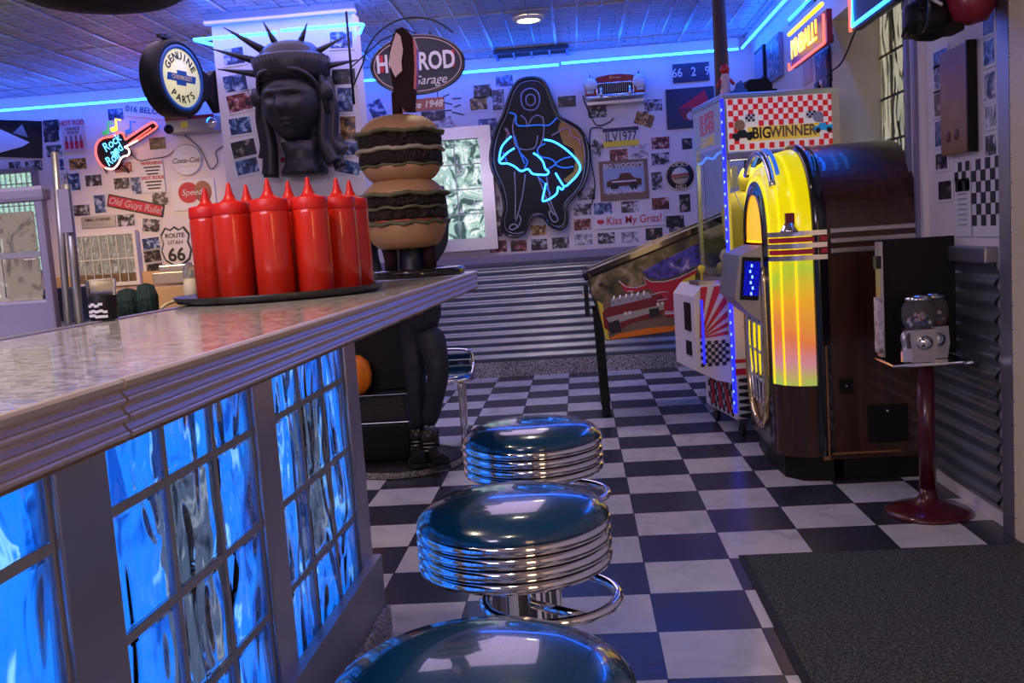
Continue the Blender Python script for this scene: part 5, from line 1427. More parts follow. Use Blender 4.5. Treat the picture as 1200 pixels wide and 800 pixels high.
# chrome/purple crest over the arch
b = MB()
ar = arch(.03, .5, 40)
crest = [Vector((XF + .02 - JX, y, z + .012)) for y, z in ar if z > 1.32 and y < .30]
b.tube(crest, .016, 'chrome', 8); b.tube([p + Vector((.03, 0, .012)) for p in crest[2:-2]], .010, 'tube_off_blue', 8); b.build('arch_crest', e)
# bottom wood skirt beneath pilasters
b = MB(); sweep_prof = q_prof(.868, XF, .012, .175, .0, PI / 2, 8)
for s in (-1, 1):
    V = [[b.bm.verts.new(Vector((x - JX, s * (HW - i_), z))) for z in (.11, .44)] for x, i_ in [(.905, 0)] + sweep_prof + [(XF, .45)]]
    fs = [b.bm.faces.new((V[k][0], V[k][1], V[k + 1][1], V[k + 1][0])) for k in range(len(V) - 1)]
    b._fin(fs, 'juke_wood', True)
b.build('wood_skirt', e)
b = MB(); b.box((.905 - JX - .008, -HW - .004, .36), (.03, .012, .52), 'plaque_wood'); b.build('corner_strip', e)
# front: backing, amber dome, grille
b = MB()
pts = arch(.20, .13, 28)
b.prism(pts, 'x', XF + .02 - JX, XF + .18 - JX, 'black'); b.build('front_panel', e)
b = MB(); pts = [(y, z) for y, z in arch(.215, 1.10, 28)]
b.prism(pts, 'x', XF + .0 - JX, XF + .022 - JX, 'amber_lit'); b.build('dome_window', e)
b = MB(); b.tube([Vector((XF - .004 - JX, y, z)) for y, z in arch(.205, 1.08, 28)], .012, 'black_gloss', 8); b.build('dome_rim', e)
b = MB()
gl = smooth_path([(XF - .012 - JX, y, z) for y, z in [(-.24, .98), (-.25, .6), (-.235, .38), (-.16, .24), (0, .19), (.16, .24), (.235, .38), (.25, .6), (.24, .98)]], 4)
b.tube(gl, .018, 'gold_chrome', 8)
for y in (-.15, -.05, .05, .15): b.tube(smooth_path([(XF - .008 - JX, y, .95), (XF - .02 - JX, y * 1.25, .62), (XF - .012 - JX, y * .8, .3)], 5), .009, 'chrome', 8)
for z in (.42, .56, .70): b.tube([(XF - .012 - JX, -.24, z), (XF - .012 - JX, .24, z)], .008, 'steel', 8)
b.build('front_grille', e)
b = MB(); b.prism([(y, z) for y, z in [(-.22, .95), (-.23, .6), (-.215, .4), (-.14, .27), (0, .22), (.14, .27), (.215, .4), (.23, .6), (.22, .95)]], 'x', XF + .005 - JX, XF + .012 - JX, 'yellow_lit'); b.build('grille_light', e)
# chrome bands round the corner and along the side
b = MB()
zc_ = 1.075
def wrap(z, h_, m, out):
    path = [(1.32, -.004)] ; pr_ = [(.93, -.012)] + [(x, i_ - .006) for x, i_ in q_prof(.868, XF, .006, .175, .0, PI / 2 * .9, 8)]
    V = []
    for x, i_ in pr_:
        V.append([b.bm.verts.new(Vector((x - JX - out * .5, -(HW - i_) - out, z + s * h_ / 2))) for s in (-1, 1)])
    fs = [b.bm.faces.new((V[k][0], V[k][1], V[k + 1][1], V[k + 1][0])) for k in range(len(V) - 1)]; b._fin(fs, m, True)
for k, m in enumerate(['steel', 'ink_red', 'steel', 'ink_red', 'steel']): wrap(zc_ + .052 - .027 * k, .022, m, .010 if m == 'steel' else .005)
b.build('corner_bands', e)
b = MB()
for k in range(3): b.box(((.945 + 1.31) / 2 - JX, -HW - .003, zc_ + .054 - .044 * k), (1.31 - .945, .012, .022), 'steel', bevel=.003)
b.build('side_bands', e)
b = MB(); b.lathe([(0, .05), (.025, .04), (.04, .01), (.045, 0)], 'chrome', (.775 - JX, -HW + .03, zc_ + .06), 16); b.box((.775 - JX, -HW + .02, zc_ + .11), (.04, .02, .07), 'dark_red'); b.build('crown_ornament', e)
# selector unit on the front
b = MB(); Rs = Matrix.Rotation(-.35, 3, 'Y')
b.prism([(XF - JX - .015, 1.08), (XF - JX - .12, 1.04), (XF - JX - .15, .84), (XF - JX - .10, .78), (XF - JX - .0, .70)], 'y', -.24, .24, 'dull_steel'); b.build('selector_unit', e)
b = MB(); b.box((XF - JX - .07, -.245, .93), (.07, .01, .16), 'led_blue', Matrix.Rotation(.1, 3, 'Y')); b.box((XF - JX - .075, -.247, .93), (.085, .006, .20), 'plexi', Matrix.Rotation(.1, 3, 'Y'))
for k in range(6): b.box((XF - JX - .075 + .008 * (k % 2), -.252, .86 + .026 * k), (.008, .006, .014), 'led_dot')
b.build('selector_panel', e)
# side panel details
b = MB(); b.box((.99 - JX, -HW - .006, .435), (.055, .014, .065), 'black', bevel=.004); b.lathe([(.006, 0), (.004, .01), (0, .011)], 'chrome', (.99 - JX, -HW - .012, .437), 12, M90); b.build('side_lock', e)
b = MB(); b.box((1.17 - JX, -HW - .005, .255), (.175, .012, .17), 'black', bevel=.004); b.lathe([(.008, 0), (.006, .012), (0, .014)], 'chrome', (1.165 - JX, -HW - .010, .315), 12, M90); b.build('access_panel', e)
b = MB(); b.box((1.07 - JX, -HW - .004, .128), (.30, .01, .008), 'plaque_wood'); b.build('bottom_strip', e)
# yellow balls in a bowl between claw machine and jukebox
q = P(879, 350, 'y', .62)
# ------------------------------------------------------------------ gumball stand
gx, gy = 1.155, -1.09
e = empty('gumball_stand', (gx, gy, 0), 0, 'dark maroon pedestal stand with a chrome tray beside the jukebox', 'stand')
b = MB(); b.lathe([(.165, 0), (.165, .008), (.15, .02), (.09, .032), (.05, .05), (.034, .07), (.032, .10)], 'maroon', seg=44); b.build('foot', e)
b = MB(); b.lathe([(.032, .06), (.032, .60)], 'maroon', seg=28); b.build('pole', e)
b = MB(); b.box((0, .03, .607), (.30, .24, .012), 'chrome', bevel=.005); b.build('tray', e)
b = MB(); b.box((.02, .145, .85), (.30, .03, .47), 'black', bevel=.004); b.build('back_panel', e)
b = MB(); b.box((-.132, .11, .85), (.012, .06, .46), 'steel'); b.box((-.145, .09, .75), (.022, .045, .22), 'photo_pale'); b.box((-.145, .09, 1.0), (.02, .04, .05), 'photo_dark'); b.build('side_coin_slots', e)
gm = empty('gumball_machine', (gx + .0, gy + .0, .6145), 0, 'small clear twin gumball machine with chrome coin mechanism on the tray', 'candy machine')
for s, (x, y, k) in enumerate(((-.028, -.02, 1), (.045, .05, .96))):
    b = MB(); b.prism([(-.045 * k, 0), (.045 * k, 0), (.055 * k, .06), (.05 * k, .125), (-.05 * k, .125), (-.045 * k, .06)], 'y', -.045, .045, 'steel')
    for v in b.bm.verts: v.co += Vector((x, y, 0))
    b.lathe([(.028, 0), (.028, .012), (.01, .02), (0, .02)], 'chrome', (x + .005, y - .045, .075), 20, M90); b.box((x, y - .06, .075), (.04, .008, .010), 'chrome')
    b.build('coin_mechanism', gm)
    b = MB(); b.lathe([(.045, .125), (.06, .15), (.064, .18), (.058, .215), (.045, .235), (.043, .235), (.056, .214), (.061, .18), (.057, .151), (.043, .128)], 'clear_plastic', (x, y, 0), 28); b.build('globe', gm)
    b = MB(); b.lathe([(.05, .235), (.05, .245), (.03, .255), (.01, .262), (0, .264)], 'chrome', (x, y, 0), 24); b.build('lid', gm)
    b = MB()
    for i in range(26):
        a = rnd.random() * 6.28; r_ = rnd.random() ** .5 * .042; z = .14 + rnd.random() * .04; s_ = .009
        b.lathe([(0, -s_), (s_ * .75, -s_ * .6), (s_, 0), (s_ * .75, s_ * .6), (0, s_)], rnd.choice(['red', 'pale_pink', 'blue_paint', 'print_white']), (x + r_ * math.cos(a), y + r_ * math.sin(a), z), 8)
    o = b.build('gumballs', gm); o['kind'] = 'stuff'
b = MB(); b.tube(smooth_path([(-.075, -.04, .12), (-.095, -.05, .10), (-.09, -.05, .06), (-.095, -.055, .02)], 4), .012, 'steel'); b.box((-.09, -.06, .03), (.035, .02, .05), 'chrome'); b.build('dispense_chute', gm)

# ------------------------------------------------------------------ floor mat
b = MB(); b.box((.85, -2.7, .005), (.97, 2.35, .008), 'mat_pile', bevel=.003); b.box((.85, -2.7, .0028), (1.02, 2.39, .005), 'rubber', bevel=.002)
o = recenter(b.build('door_mat')); tag(o, 'large dark speckled door mat on the checkered floor', 'mat')

# ------------------------------------------------------------------ right wall items
def wr(u, v, x=XR): return P(u, v, 'x', x)
def rcard(u1, v1, u2, v2, kind, label, x=XR, name='photo_print', cat='photo', th=.004, border=.012, group=None, vb=None):
    a = wr(u1, v1); c = wr(u2, v2)
    y0, y1 = sorted((a.y, c.y)); z0, z1 = sorted((a.z, c.z))
    b = MB(); b.box((0, 0, 0), (th, y1 - y0, z1 - z0), 'print_white' if border else kind)
    if border: b.box((-th * .55, 0, 0), (.002, y1 - y0 - 2 * border, z1 - z0 - 2 * border), kind)
    o = b.build(name); o.location = (x - th * .6 - .001, (y0 + y1) / 2, (z0 + z1) / 2)
    return tag(o, label, cat, group)
GR = 'photos on the right wall'
yA = -.72; 
RW = [(1094, 60, 1113, 74, BL_, 'top photo left of the wooden plaque, bluish'), (1095, 78, 1112, 104, BW, 'second photo left of the wooden plaque'), (1095, 108, 1112, 136, DK, 'third photo left of the wooden plaque'), (1096, 140, 1113, 172, BL_, 'fourth photo left of the wooden plaque'),
      (1097, 178, 1113, 200, DK, 'fifth photo left of the plaque, beside the chequered banner'), (1100, 210, 1118, 236, DK, 'dark photo above the jukebox corner on the right wall'),
      (1152, 4, 1168, 40, DK, 'dark photo at the top right above the plaque'), (1170, 0, 1186, 30, BW, 'photo at the very top right beside the door frame'),
      (1153, 46, 1169, 76, BL_, 'blue photo right of the plaque, upper'), (1171, 28, 1187, 62, BL_, 'blue photo beside the door frame, upper'), (1154, 84, 1170, 118, BW, 'photo right of the plaque, middle'), (1171, 70, 1187, 124, RD, 'reddish photo beside the door frame'),
      (1155, 122, 1171, 150, PL, 'pale photo right of the plaque, lower'), (1172, 132, 1187, 182, 'photo_warm', 'pinkish photo beside the door frame, lower'), (1155, 156, 1171, 184, BW, 'photo above the chequered banners')]
for r_ in RW: rcard(*r_, group=GR)
a = wr(1112, 66); c = wr(1146, 176)
e = empty('wooden_plaque', (XR - .02, (a.y + c.y) / 2, 1.603), 0, 'tall brown wooden plaque on the right wall', 'plaque')
b = MB(); b.box((0, 0, 0), (.036, abs(a.y - c.y), .40), 'plaque_wood', bevel=.004); b.build('board', e)
b = MB(); b.box((-.002, -abs(a.y - c.y) / 2 - .006, 0), (.036, .012, .41), 'black'); b.build('dark_edge', e)
b = MB()
for s in (-.03, .05): b.lathe([(.022, .0), (.02, .002), (.012, .003), (0, .003)], 'brown_wood', (-.0185, s, -.13), 16, Matrix.Rotation(-PI / 2, 3, 'Y'))
b.build('burnt_marks', e)
# chequered banners
for (u1, u2, lab, seed) in ((1121, 1140, 'white and black printed pennant with small text, left of the chequered banner', 0), (1141, 1176, 'black and white chequered banner above the metal rail', 1)):
    a = wr(u1, 190); c = wr(u2, 275)
    y0, y1 = a.y, c.y; w_ = y0 - y1
    e = empty('banner', (XR - .006, (y0 + y1) / 2, 1.08), 0, lab, 'banner')
    b = MB(); b.box((0, 0, .145), (.004, w_, .29), 'print_white'); b.build('cloth', e)
    b = MB(); nI = 4 if not seed else 6; s_ = w_ / nI
    rows = int(.29 / s_) if seed else 3
    for i in range(nI):
        for j in range(rows):
            if (i + j) % 2 == 0: b.box((-.003, -w_ / 2 + s_ * (i + .5), .29 - s_ * (j + .5) - .001), (.002, s_, s_), 'ink')
    if not seed:
        b.box((-.003, 0, .20), (.002, w_ * .9, .05), 'ink')
        for k in range(7): b.box((-.003, .0, .165 - .02 * k), (.002, w_ * .6, .007), 'tube_off')
    b.build('printed_pattern', e)
# far right-wall pieces beyond the claw machine
def rpanel(name, u1, v1, u2, v2, m, label, cat, border='black', th=.03):
    a = wr(u1, v1, XR - .02); c = wr(u2, v2, XR - .02)
    z0, z1 = sorted((a.z, c.z)); w_ = abs(a.y - c.y)
    e = empty(name, (XR - th / 2 - .001, (a.y + c.y) / 2, (z0 + z1) / 2), 0, label, cat)
    b = MB(); b.box((0, 0, 0), (th, w_, z1 - z0), border, bevel=.004); b.build('frame', e)
    b = MB(); b.box((-th / 2 - .001, 0, 0), (.003, w_ - .05, z1 - z0 - .05), m); b.build('picture', e)
    return e
rpanel('framed_picture', 885, 62, 897, 92, 'sky_print', 'narrow framed picture on the right wall near the corner', 'picture')
rpanel('framed_picture', 899, 52, 916, 88, 'photo_blue', 'wider framed picture next to the narrow one, behind the claw machine', 'picture', 'purple_frame')
rpanel('poster', 938, 66, 949, 95, 'pale_pink', 'faded brown poster under the yellow neon lettering', 'poster', 'pale_pink', .01)
rpanel('poster', 952, 62, 968, 94, 'photo_bw', 'black ink drawing poster under the neon lettering', 'poster', 'print_white', .01)
rpanel('wall_board', 962, 62, 973, 155, 'photo_dark', 'tall dark narrow panel left of the lit window niche', 'panel', 'navy', .02)
rpanel('framed_picture', 986 - 32, 98, 960, 155, 'photo_blue', 'tall dim blue picture above the claw machine\'s right corner', 'picture', 'navy', .02)
# neon lettering sign
a = wr(930, 66, XR - .16); c = wr(970, 34, XR - .16)
e = empty('neon_arcade_sign', (XR - .16, (a.y + c.y) / 2 + .1, 2.19), 0, 'red and yellow neon lettering sign high on the right wall', 'neon sign')
w_ = abs(a.y - c.y)
b = MB(); b.box((.03, 0, 0.0), (.03, w_ + .05, .17), 'dark_red', bevel=.004); b.box((.10, 0, 0), (.11, .04, .04), 'black'); b.build('backing', e)
b = MB(); b.tube([(0, w_ / 2, .115), (0, -w_ / 2, .115)], .012, 'neon_yellow', 8); b.build('yellow_tube', e)
b = MB(); b.tube([(0, -w_ / 2 - .02, .06), (0, -w_ / 2 - .02, -.09), (0, w_ / 2 + .03, -.09), (0, w_ / 2 + .03, -.05)], .007, 'neon_red', 8); b.build('red_border_tube', e)
text('PINBALL!', .155, 'neon_yellow', e, (-.01, .0, 0), rot=(PI / 2, 0, -PI / 2), depth=.004, xs=1.0, bold=-.001, name='neon_lettering')
b = MB(); b.tube([(0, w_ / 2 * .95, .20), (0, -.2, .20)], .009, 'neon_sky', 8); b.tube([(0, w_ / 2 * .95, .17), (0, -.2, .17)], .008, 'tube_off_blue', 8); b.build('blue_tubes', e)
b = MB(); pts = [(0, -.12 + x * .075, .30 + z * .09) for x, z in arc(0, 0, 1, 0, 2 * PI, 20)[:-1]]; b.tube(pts, .014, 'neon_white', 8, closed=True); b.box((.03, -.1, .29), (.02, .26, .2), 'navy'); b.build('white_loop', e)
# round blue neon sign at the top
q = wr(1035, 0, XR - .12)
e = empty('neon_round_sign', (XR - .10, q.y + .25, q.z + .10), 0, 'large dark sign edged in blue neon at the top of the right wall', 'neon sign')
b = MB(); b.box((.03, .0, .0), (.05, .62, .25), 'navy', bevel=.02); b.build('panel', e)
b = MB()
b.tube([(0, .29, -.10), (0, .29, .1), (0, -.29, .1), (0, -.29, -.10)], .01, 'neon_sky', 8, closed=True); b.build('blue_border_tube', e)
b = MB(); b.tube([(0, .33, -.12), (0, .33, .12)], .008, 'neon_red', 8); b.build('red_tube', e)
b = MB(); b.lathe([(.09, 0), (.1, .02), (.09, .04), (.06, .03)], 'tube_off_blue', (-.02, -.45, .08), 24, Matrix.Rotation(-PI / 2, 3, 'Y')); b.build('round_end', e)
cord('hanging_wire', [(1008, 24), (1000, 42), (993, 60), (985, 75), (975, 83), (968, 90)], .005, 'black', 'black wire drooping from the blue neon sign', x=XR - .02)
cord('hanging_wire', [(970, 15), (969, 40), (973, 60), (975, 95)], .004, 'black', 'black wire hanging down from the red and yellow neon sign', x=XR - .03)
# black hanging fan and red cushion at the top right
q = P(1086, 22, 'x', 1.12)
e = empty('wall_fan', (1.12, q.y, q.z), 0, 'black wall-mounted cage fan at the top right over the lit window', 'fan')
b = MB(); b.lathe([(0, -.10), (.05, -.09), (.075, -.05), (.08, .0), (.06, .06), (0, .08)], 'black', (0.02, 0, 0), 24, Matrix.Rotation(PI / 2, 3, 'Y')); b.box((.03, -.0, -.025), (.16, .12, .07), 'black', bevel=.01); b.tube([(.06, 0, .02), (XR - 1.13, 0, .06)], .018, 'black'); b.build('motor_housing', e)
b = MB()
b.tube([(-.05 + .012, -.07 + .065 * math.cos(t), .02 + .075 * math.sin(t)) for t in [2 * PI * k / 20 for k in range(20)]], .006, 'black_gloss', 6, closed=True)
for k in range(6): t = 2 * PI * k / 6; b.tube([(-.045, -.07, .02), (-.038, -.07 + .065 * math.cos(t), .02 + .075 * math.sin(t))], .003, 'black')
b.tube(smooth_path([(-.02, -.02, -.03), (-.09, -.02, -.065), (-.07, -.01, -.02), (-.03, 0, .0)], 4), .006, 'black_gloss'); b.build('cage', e)
b = MB(); b.tube([(-.02, -.10, .05), (.01, -.12, .02)], .006, 'print_white'); b.build('switch_lever', e)
q = P(1136, 6, 'x', 1.25)
b = MB(); b.lathe([(0, -.07), (.06, -.055), (.085, -.01), (.08, .04), (.04, .075), (0, .08)], 'dark_red', (0, 0, 0), 28); o = b.build('red_lantern'); o.location = (1.25, q.y, q.z); tag(o, 'round red paper lantern at the top right above the plaque', 'lantern')
b = MB(); b.tube([(0, 0, .075), (0, 0, ZC - q.z - .002)], .003, 'black'); b.build('cord', o)

# ------------------------------------------------------------------ figure, plinth and chair behind the counter end
b = MB(); b.lathe([(.0, 0), (.53, 0), (.535, .01), (.535, .035), (.52, .045), (0, .045)], 'black', seg=56); b.lathe([(.537, .004), (.541, .02), (.537, .036)], 'granite_speckle', seg=56)
o = b.build('round_platform'); o.location = (-1.19, .205, 0); o.scale = (.61, .61, 1); tag(o, 'low round black platform with a worn speckled edge under the dark figure', 'platform')
e = empty('black_tiered_cabinet', (-1.335, .32, .047), 0, 'black stepped cabinet on the round platform beside the standing figure', 'cabinet')
b = MB(); b.box((0, 0, .10), (.40, .40, .20), 'black', bevel=.012); b.build('lower_tier', e)
b = MB(); b.box((0, .0, .28), (.39, .38, .14), 'rubber', bevel=.01); b.box((.0, 0, .205), (.42, .42, .014), 'black_gloss', bevel=.004); b.build('middle_tier', e)
b = MB(); b.box((0, .07, .60), (.37, .24, .48), 'black', bevel=.012); b.box((0, .0, .355), (.41, .40, .014), 'black_gloss', bevel=.004); b.box((0, .07, .85), (.39, .26, .02), 'black_gloss'); b.build('upper_tier', e)
pmk = empty('orange_pumpkin', (P(416, 450, 'y', .17).x, .17, .047 + .363), 0, 'round orange pumpkin on the ledge of the black cabinet beside the counter post', 'pumpkin')
b = MB(); b.lathe([(0, .005), (.05, .0), (.092, .04), (.105, .10), (.09, .16), (.045, .195), (.01, .185), (0, .185)], 'orange', seg=60, fn=lambda rr, z, a, j: (rr * (1 - .06 * abs(math.sin(a * 5)) ** .5 * 0 - .05 * (1 - abs(math.sin(a * 5))) ** 3), z)); b.build('shell', pmk)
b = MB(); b.tube([(0, 0, .18), (.01, 0, .21)], .01, 'dark_green'); b.build('stalk', pmk)
pmk.scale = (.92, .88, 1.08)
# person
def skin_mesh(name, joints, edges, m, parent, sub=2):
    me = bpy.data.meshes.new(name); me.from_pydata([j[0] for j in joints], edges, []); me.update()
    o = bpy.data.objects.new(name, me); COL.objects.link(o); o.parent = parent
    md = o.modifiers.new('skin', 'SKIN'); md.use_smooth_shade = True
    for i, j in enumerate(joints):
        r_ = j[1]; me.skin_vertices[0].data[i].radius = r_ if isinstance(r_, tuple) else (r_, r_)
    me.skin_vertices[0].data[0].use_root = True
    s = o.modifiers.new('sub', 'SUBSURF'); s.levels = sub; s.render_levels = sub
    bpy.context.view_layer.update()
    ev = bpy.data.meshes.new_from_object(o.evaluated_get(bpy.context.evaluated_depsgraph_get()))
    o.modifiers.clear(); o.data = ev; ev.materials.clear(); ev.materials.append(MATS[m])
    for p_ in ev.polygons: p_.use_smooth = True
    return o
pe = empty('person', (-.97, .07, .049), 0, 'standing person in dark trousers and black boots on the round platform', 'person')
# body (one continuous surface)
def off(u, v, y): q = P(u, v, 'y', y); return (q.x + .98, q.z - .046)
kx, kz = off(513, 425, .02); hx, hz = off(498, 362, .04); fx, fz = off(505, 500, .0)
tx = P(474, 250, 'y', .07).x + .97
hx_ = P(491, 372, 'y', .07).x + .97
def PL_(u, v, y): q = P(u, v, 'y', y); return (q.x + .97, y - .07, q.z - .049)
J = [((hx_ + .0, .03, .90), (.15, .12)), (PL_(503, 385, .06), .085), (PL_(515, 436, .0), .060), (PL_(502, 500, .06), .046),
     (PL_(482, 388, .10), .082), (PL_(487, 445, .08), .060), (PL_(491, 503, .11), .046),
     ((tx + .0, .02, 1.10), (.15, .115)), ((tx, .02, 1.33), (.18, .125)), ((tx, .02, 1.47), .065), ((tx, .0, 1.57), .055),
     ((tx + .17, .02, 1.385), .075), ((tx + .165, .06, 1.14), .048), ((tx + .06, -.10, .98), .040),
     ((tx - .17, .02, 1.385), .075), ((tx - .22, .04, 1.12), .055), ((tx - .14, -.09, .93), .040)]
E_ = [(0, 1), (1, 2), (2, 3), (0, 4), (4, 5), (5, 6), (0, 7), (7, 8), (8, 9), (9, 10), (8, 11), (11, 12), (12, 13), (8, 14), (14, 15), (15, 16)]
skin_mesh('body', J, E_, 'trouser', pe)
def phead(u, v):
    a = 2 * PI * u; ph = PI * v; z = math.cos(ph); r_ = math.sin(ph)
    x = math.cos(a) * r_ * .075 * (1 - .25 * max(0, -z)); y = math.sin(a) * r_ * .095; f = 0
    if y < 0:
        fx_ = x / .075
        f = .022 * g(fx_, .16) * g(z + .12, .14) + .008 * g(z - .2, .1) * g(fx_, .6) + .006 * g(fx_, .3) * g(z + .45, .05) + .008 * g(fx_, .3) * g(z + .8, .12)
        for s in (-1, 1): f -= .012 * g(fx_ - s * .4, .18) * g(z - .04, .09)
    return (x + tx, y - f - .0, z * .12 + 1.66)
b = MB(); b.grid(phead, 40, 32, 'skin', closeu=True)
for s in (-1, 1):
    b.lathe([(0, -.011), (.009, -.006), (.011, 0), (.009, .006), (0, .011)], 'print_white', (tx + s * .030, -.073, 1.668), 12); b.lathe([(0, -.005), (.0045, 0), (0, .005)], 'ink', (tx + s * .030, -.083, 1.668), 10)
    b.tube([(tx + s * .018, -.090, 1.690), (tx + s * .045, -.078, 1.692)], .004, 'black')
b.tube([(tx - .022, -.088, 1.603), (tx, -.096, 1.601), (tx + .022, -.088, 1.603)], .004, 'dark_red')
for s in (-1, 1): b.lathe([(0, -.03), (.012, -.02), (.014, .01), (.008, .03), (0, .032)], 'skin', (tx + s * .075, .01, 1.66), 10)
b.tube([(tx, .015, 1.46), (tx, .005, 1.60)], .05, 'skin', 14)
b.build('head', pe)
b = MB()
def hair(u, v):
    a = 2 * PI * u; ph = PI * .62 * v
    fr_ = .55 if math.sin(a) < -.3 else 1.0
    ph *= fr_
    return (math.cos(a) * math.sin(ph) * .083 + tx, math.sin(a) * math.sin(ph) * .104 + .008, math.cos(ph) * .128 + 1.665)
b.grid(hair, 32, 12, 'black', closeu=True); b.build('hair', pe)
for s, (wx, wy) in ((1, (tx + .06, -.105)), (-1, (tx - .14, -.095))):
    b = MB(); m_h = 'red' if s < 0 else 'skin'
    b.tube([(wx, wy, .95), (wx - .0, wy - .015, .90), (wx, wy - .02, .862)], .03, m_h, 10, radii=[.024, .036, .034])
    for k in range(4):
        fx_ = wx + (-.027 + .018 * k); L_ = [.070, .080, .075, .06][k]
        b.tube([(fx_, wy - .018, .868), (fx_, wy - .024, .868 - L_ * .5), (fx_, wy - .008, .868 - L_)], .009, m_h, 8, radii=[.0095, .009, .007])
    b.tube([(wx - s * .028, wy - .02, .905), (wx - s * .045, wy - .03, .875), (wx - s * .043, wy - .03, .848)], .01, m_h, 8, radii=[.012, .010, .008])
    b.build('hand', pe)
for (ax, ay, dx) in ((PL_(503, 512, .05)[0], -.005, .06), (PL_(489, 515, .10)[0], .055, .02)):
    b = MB()
    b.tube(smooth_path([(ax, ay + .04, .045), (ax + dx * .3, ay - .04, .045), (ax + dx, ay - .14, .038), (ax + dx * 1.4, ay - .20, .032)], 4), .045, 'leather', 14, radii=None)
    b.tube([(ax, ay + .01, .04), (ax, ay, .12), (ax, ay, .17)], .05, 'leather', 14, radii=[.05, .05, .052])
    b.prism([(x, y) for x, y in [(ax - .05, ay + .08), (ax + .05, ay + .08), (ax + .055, ay - .08), (ax + dx * 1.4 + .05, ay - .2), (ax + dx * 1.4, ay - .25), (ax + dx * 1.4 - .05, ay - .2), (ax - .05, ay - .08)]], 'z', .0, .016, 'rubber')
    for k in range(3): b.tube([(ax - .03, ay - .045 - .02 * k, .10 - .015 * k), (ax + .03, ay - .045 - .02 * k, .10 - .015 * k)], .004, 'dull_steel')
    b.build('boot', pe)
b = MB(); b.tube([(tx, .02, 1.455), (tx, .015, 1.48)], .062, 'black', 16); b.build('collar', pe)
text('S', .10, 'print_white', pe, (tx - .085, -.098, 1.24), name='shirt_lettering')
# chrome chair
e = empty('chrome_chair', (-1.0, .66, 0), 0, 'chrome-legged diner chair with a blue banded seat behind the standing figure', 'chair')
e.scale = (.88, .88, .88)
b = MB(); b.lathe([(0, .49), (.17, .485), (.2, .47), (.205, .455), (.19, .44), (0, .44)], 'seat_vinyl', seg=40); b.build('seat', e)
b = MB(); b.lathe([(.205, .435), (.212, .44), (.213, .462), (.207, .466)], 'chrome', seg=40); b.build('seat_band', e)
for k in range(4):
    a = PI / 4 + k * PI / 2
    b = MB()
    for d_ in (-.05, .05): b.tube(smooth_path([(.15 * math.cos(a + d_ * 2), .15 * math.sin(a + d_ * 2), .445), (.165 * math.cos(a + d_), .165 * math.sin(a + d_), .40), (.155 * math.cos(a), .155 * math.sin(a), .012)], 4), .010, 'chrome')
    b.build('leg', e)
b = MB(); pts = smooth_path([(-.17, .12, .45), (-.18, .19, .52), (-.14, .21, .61), (.14, .21, .61), (.18, .19, .52), (.17, .12, .45)], 5); b.tube(pts, .011, 'chrome'); b.build('back_frame', e)
def bk(u, v): x = -.165 + .33 * u; z = .54 + .15 * v; return (x, .20 + .02 * math.cos((u - .5) * 3) , z)
b = MB()
for k in range(3): b.box((0, .20, .485 + .043 * k), (.33, .03, .038), 'seat_vinyl' if k != 1 else 'chrome', bevel=.008)
b.build('backrest', e)

# ------------------------------------------------------------------ lights
def area(x, y, z, size, power, col, rot=(0, 0, 0), sy=None):
    l = bpy.data.lights.new('lamp', 'AREA'); l.energy = power; l.color = col; l.size = size
    if sy: l.shape = 'RECTANGLE'; l.size_y = sy
    o = bpy.data.objects.new('fill_light', l); COL.objects.link(o); o.location = (x, y, z); o.rotation_euler = rot
    return o
def spot(x, y, z, power, col, ang=1.9, blend=.8, r=.06):
    l = bpy.data.lights.new('lamp', 'SPOT'); l.energy = power; l.color = col; l.spot_size = ang; l.spot_blend = blend; l.shadow_soft_size = r
    o = bpy.data.objects.new('downlight_light', l); COL.objects.link(o); o.location = (x, y, z); return o
spot(dl.x, dl.y, ZC - .06, 34, (1, .8, .62))
for i, (x, y) in enumerate([(-.41, -1.2), (-.41, -4.0), (-2.9, -1.4), (-2.9, -3.9), (-4.7, .1), (-1.3, -3.2)]):  # downlights out of view, added to warm the stools, counter and kitchen
    downlight(x, y, ['added unseen warm downlight over the bar stools', 'added unseen warm downlight over the near stools', 'added unseen warm downlight over the kitchen side', 'added unseen warm downlight over the near kitchen side', 'added unseen warm downlight over the back counter', 'added unseen warm downlight over the worktop'][i])
    spot(x, y, ZC - .06, [26, 34, 60, 60, 60, 60][i], [(1, .8, .6), (1, .8, .6), (1, .75, .52), (1, .72, .48), (1, .66, .36), (1, .78, .55)][i])
# soft violet fill lights added for the room's ambient tone, without fixtures
area(-2.0, -5.2, 2.45, 2.2, 46, (.86, .72, 1.0), (math.radians(60), 0, math.radians(10)), .5)
area(-1.6, 1.0, 2.66, 2.6, 34, (.84, .62, .98), (0, 0, 0), 2.2)
area(-2.2, -4.4, 2.2, 1.6, 22, (.8, .68, 1.0), (PI, 0, 0), .5)
l = spot(-4.7, .1, ZC - .08, 300, (1, .6, .28), .75, .9); l.rotation_euler = (Vector((-3.75, 3.35, 1.05)) - Vector((-4.7, .1, ZC - .08))).to_track_quat('-Z', 'Y').to_euler(); l.name = 'back_counter_fill'  # unseen warm spot added to light the wall at the back counter
r = empty('highlight_panel', (.75, -5.88, 1.1)); r['kind'] = 'structure'  # made-up window, added unseen to put warm highlights on the bottles
b = MB(); b.box((0, 0, .45), (.42, .01, 1.5), 'highlight_glow'); struct(b.build('window_pane', r))
b = MB()
for x in (-.24, .24): b.box((x, .0, .45), (.06, .04, 1.62), 'steel')
for z in (-.33, 1.23): b.box((0, .0, z), (.54, .039, .06), 'steel')
struct(b.build('window_frame', r))
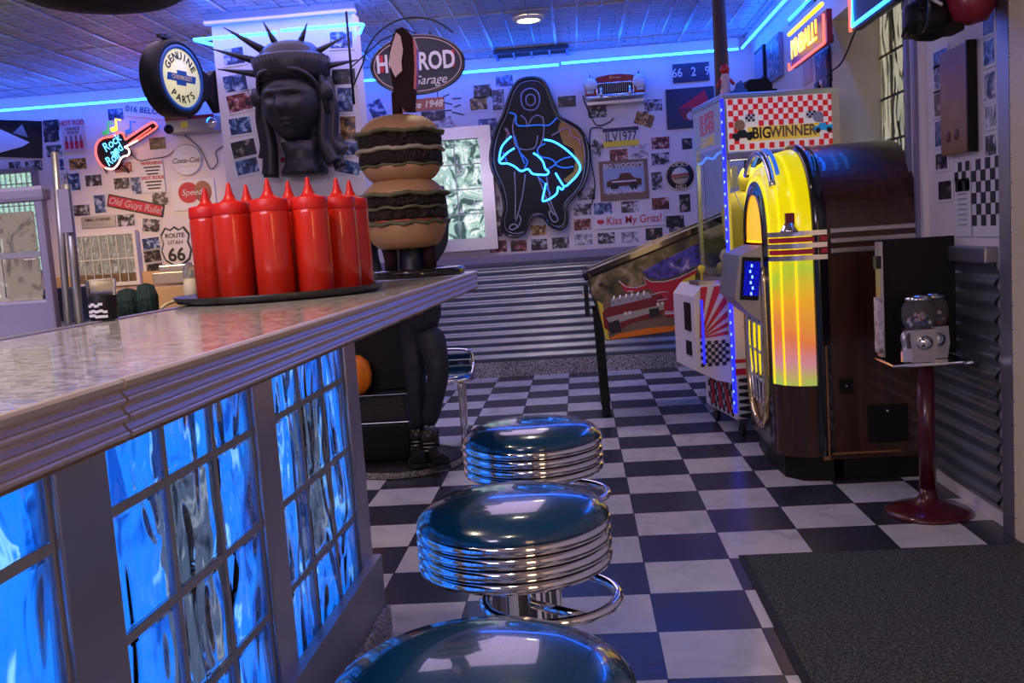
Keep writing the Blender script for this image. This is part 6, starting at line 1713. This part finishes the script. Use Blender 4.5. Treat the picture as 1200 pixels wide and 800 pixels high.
l = area(0, 0, 0, .4, 3.0, (1, .85, .5), (0, 0, 0), .3); l.name = 'claw_machine_light'; l.location = Matrix.Rotation(ca, 3, 'Z') @ Vector((.32, .28, 0)) + Vector((.655, .45, 1.56))
w = bpy.data.worlds.new('world'); S.world = w; w.use_nodes = True
w.node_tree.nodes['Background'].inputs[0].default_value = (.03, .03, .07, 1); w.node_tree.nodes['Background'].inputs[1].default_value = 1.0

# ------------------------------------------------------------------ sub-parts go under the part that carries them
SUB = {'lettering': ['marquee_banner', 'face', 'backing', 'panel', 'disc', 'body'], 'neon_lettering': ['backing'], 'selector_panel': ['selector_unit'], 'pilaster_ribs': ['glowing_pilaster'],
       'coin_door': ['control_box'], 'joystick': ['control_box'], 'grille_light': ['front_panel'], 'dome_rim': ['dome_window'], 'crown_ornament': ['corner_bands'],
       'flame_art': ['side_art'], 'outline_art': ['side_art'], 'car_art': ['side_art'], 'engine_art': ['side_art'], 'red_flipper_label': ['rails'], 'printed_pattern': ['cup_wall', 'cloth'],
       'red_bars': ['panel'], 'rim': ['panel', 'disc', 'board'], 'badge': ['face'], 'blue_ring': ['drum'], 'printed_figures': ['backing'], 'small_print': ['backing'], 'printed_wedge': ['backing'], 'printed_ovals': ['backing'],
       'printed_shapes': ['backing'], 'printed_car': ['face'], 'picture_field': ['face'], 'pen_marks': ['backing'], 'bands': ['backing'], 'band': ['backing'], 'lips': ['backing'], 'marquee_picture': ['marquee_panel'],
       'splotch': ['blade'], 'edge_strip': ['blade'], 'bottle_top': [], 'ornament': [], 'shirt_lettering': ['body'], 'collar': ['body'], 'burnt_marks': ['board'], 'orange_reflection': ['board'], 'dome': []}
for o in list(COL.objects):
    k = o.name.split('.')[0]
    if k in SUB and o.parent is not None and o.parent.parent is None:
        for want in SUB[k]:
            c = [x for x in COL.objects if x.parent == o.parent and x.name.split('.')[0] == want and x is not o]
            if c:
                o.parent = c[0]; break

# ------------------------------------------------------------------ camera
cd = bpy.data.cameras.new('camera'); cam = bpy.data.objects.new('camera', cd); COL.objects.link(cam)
M = Matrix(((RT.x, UP.x, -FW.x), (RT.y, UP.y, -FW.y), (RT.z, UP.z, -FW.z)))
cam.matrix_world = Matrix.Translation(CAM) @ M.to_4x4()
cd.sensor_width = 36; cd.sensor_fit = 'HORIZONTAL'; cd.lens = 36 * F_PX / 1200; cd.clip_start = .02
S.camera = cam
S.view_settings.view_transform = 'Standard'; S.view_settings.look = 'None'; S.view_settings.gamma = 1; S.view_settings.exposure = 0.0
S.view_settings.use_curve_mapping = False
S.cycles.use_denoising = True
S.cycles.max_bounces = 8; S.cycles.transmission_bounces = 8
S.cycles.sample_clamp_indirect = 4
S.render.film_transparent = False
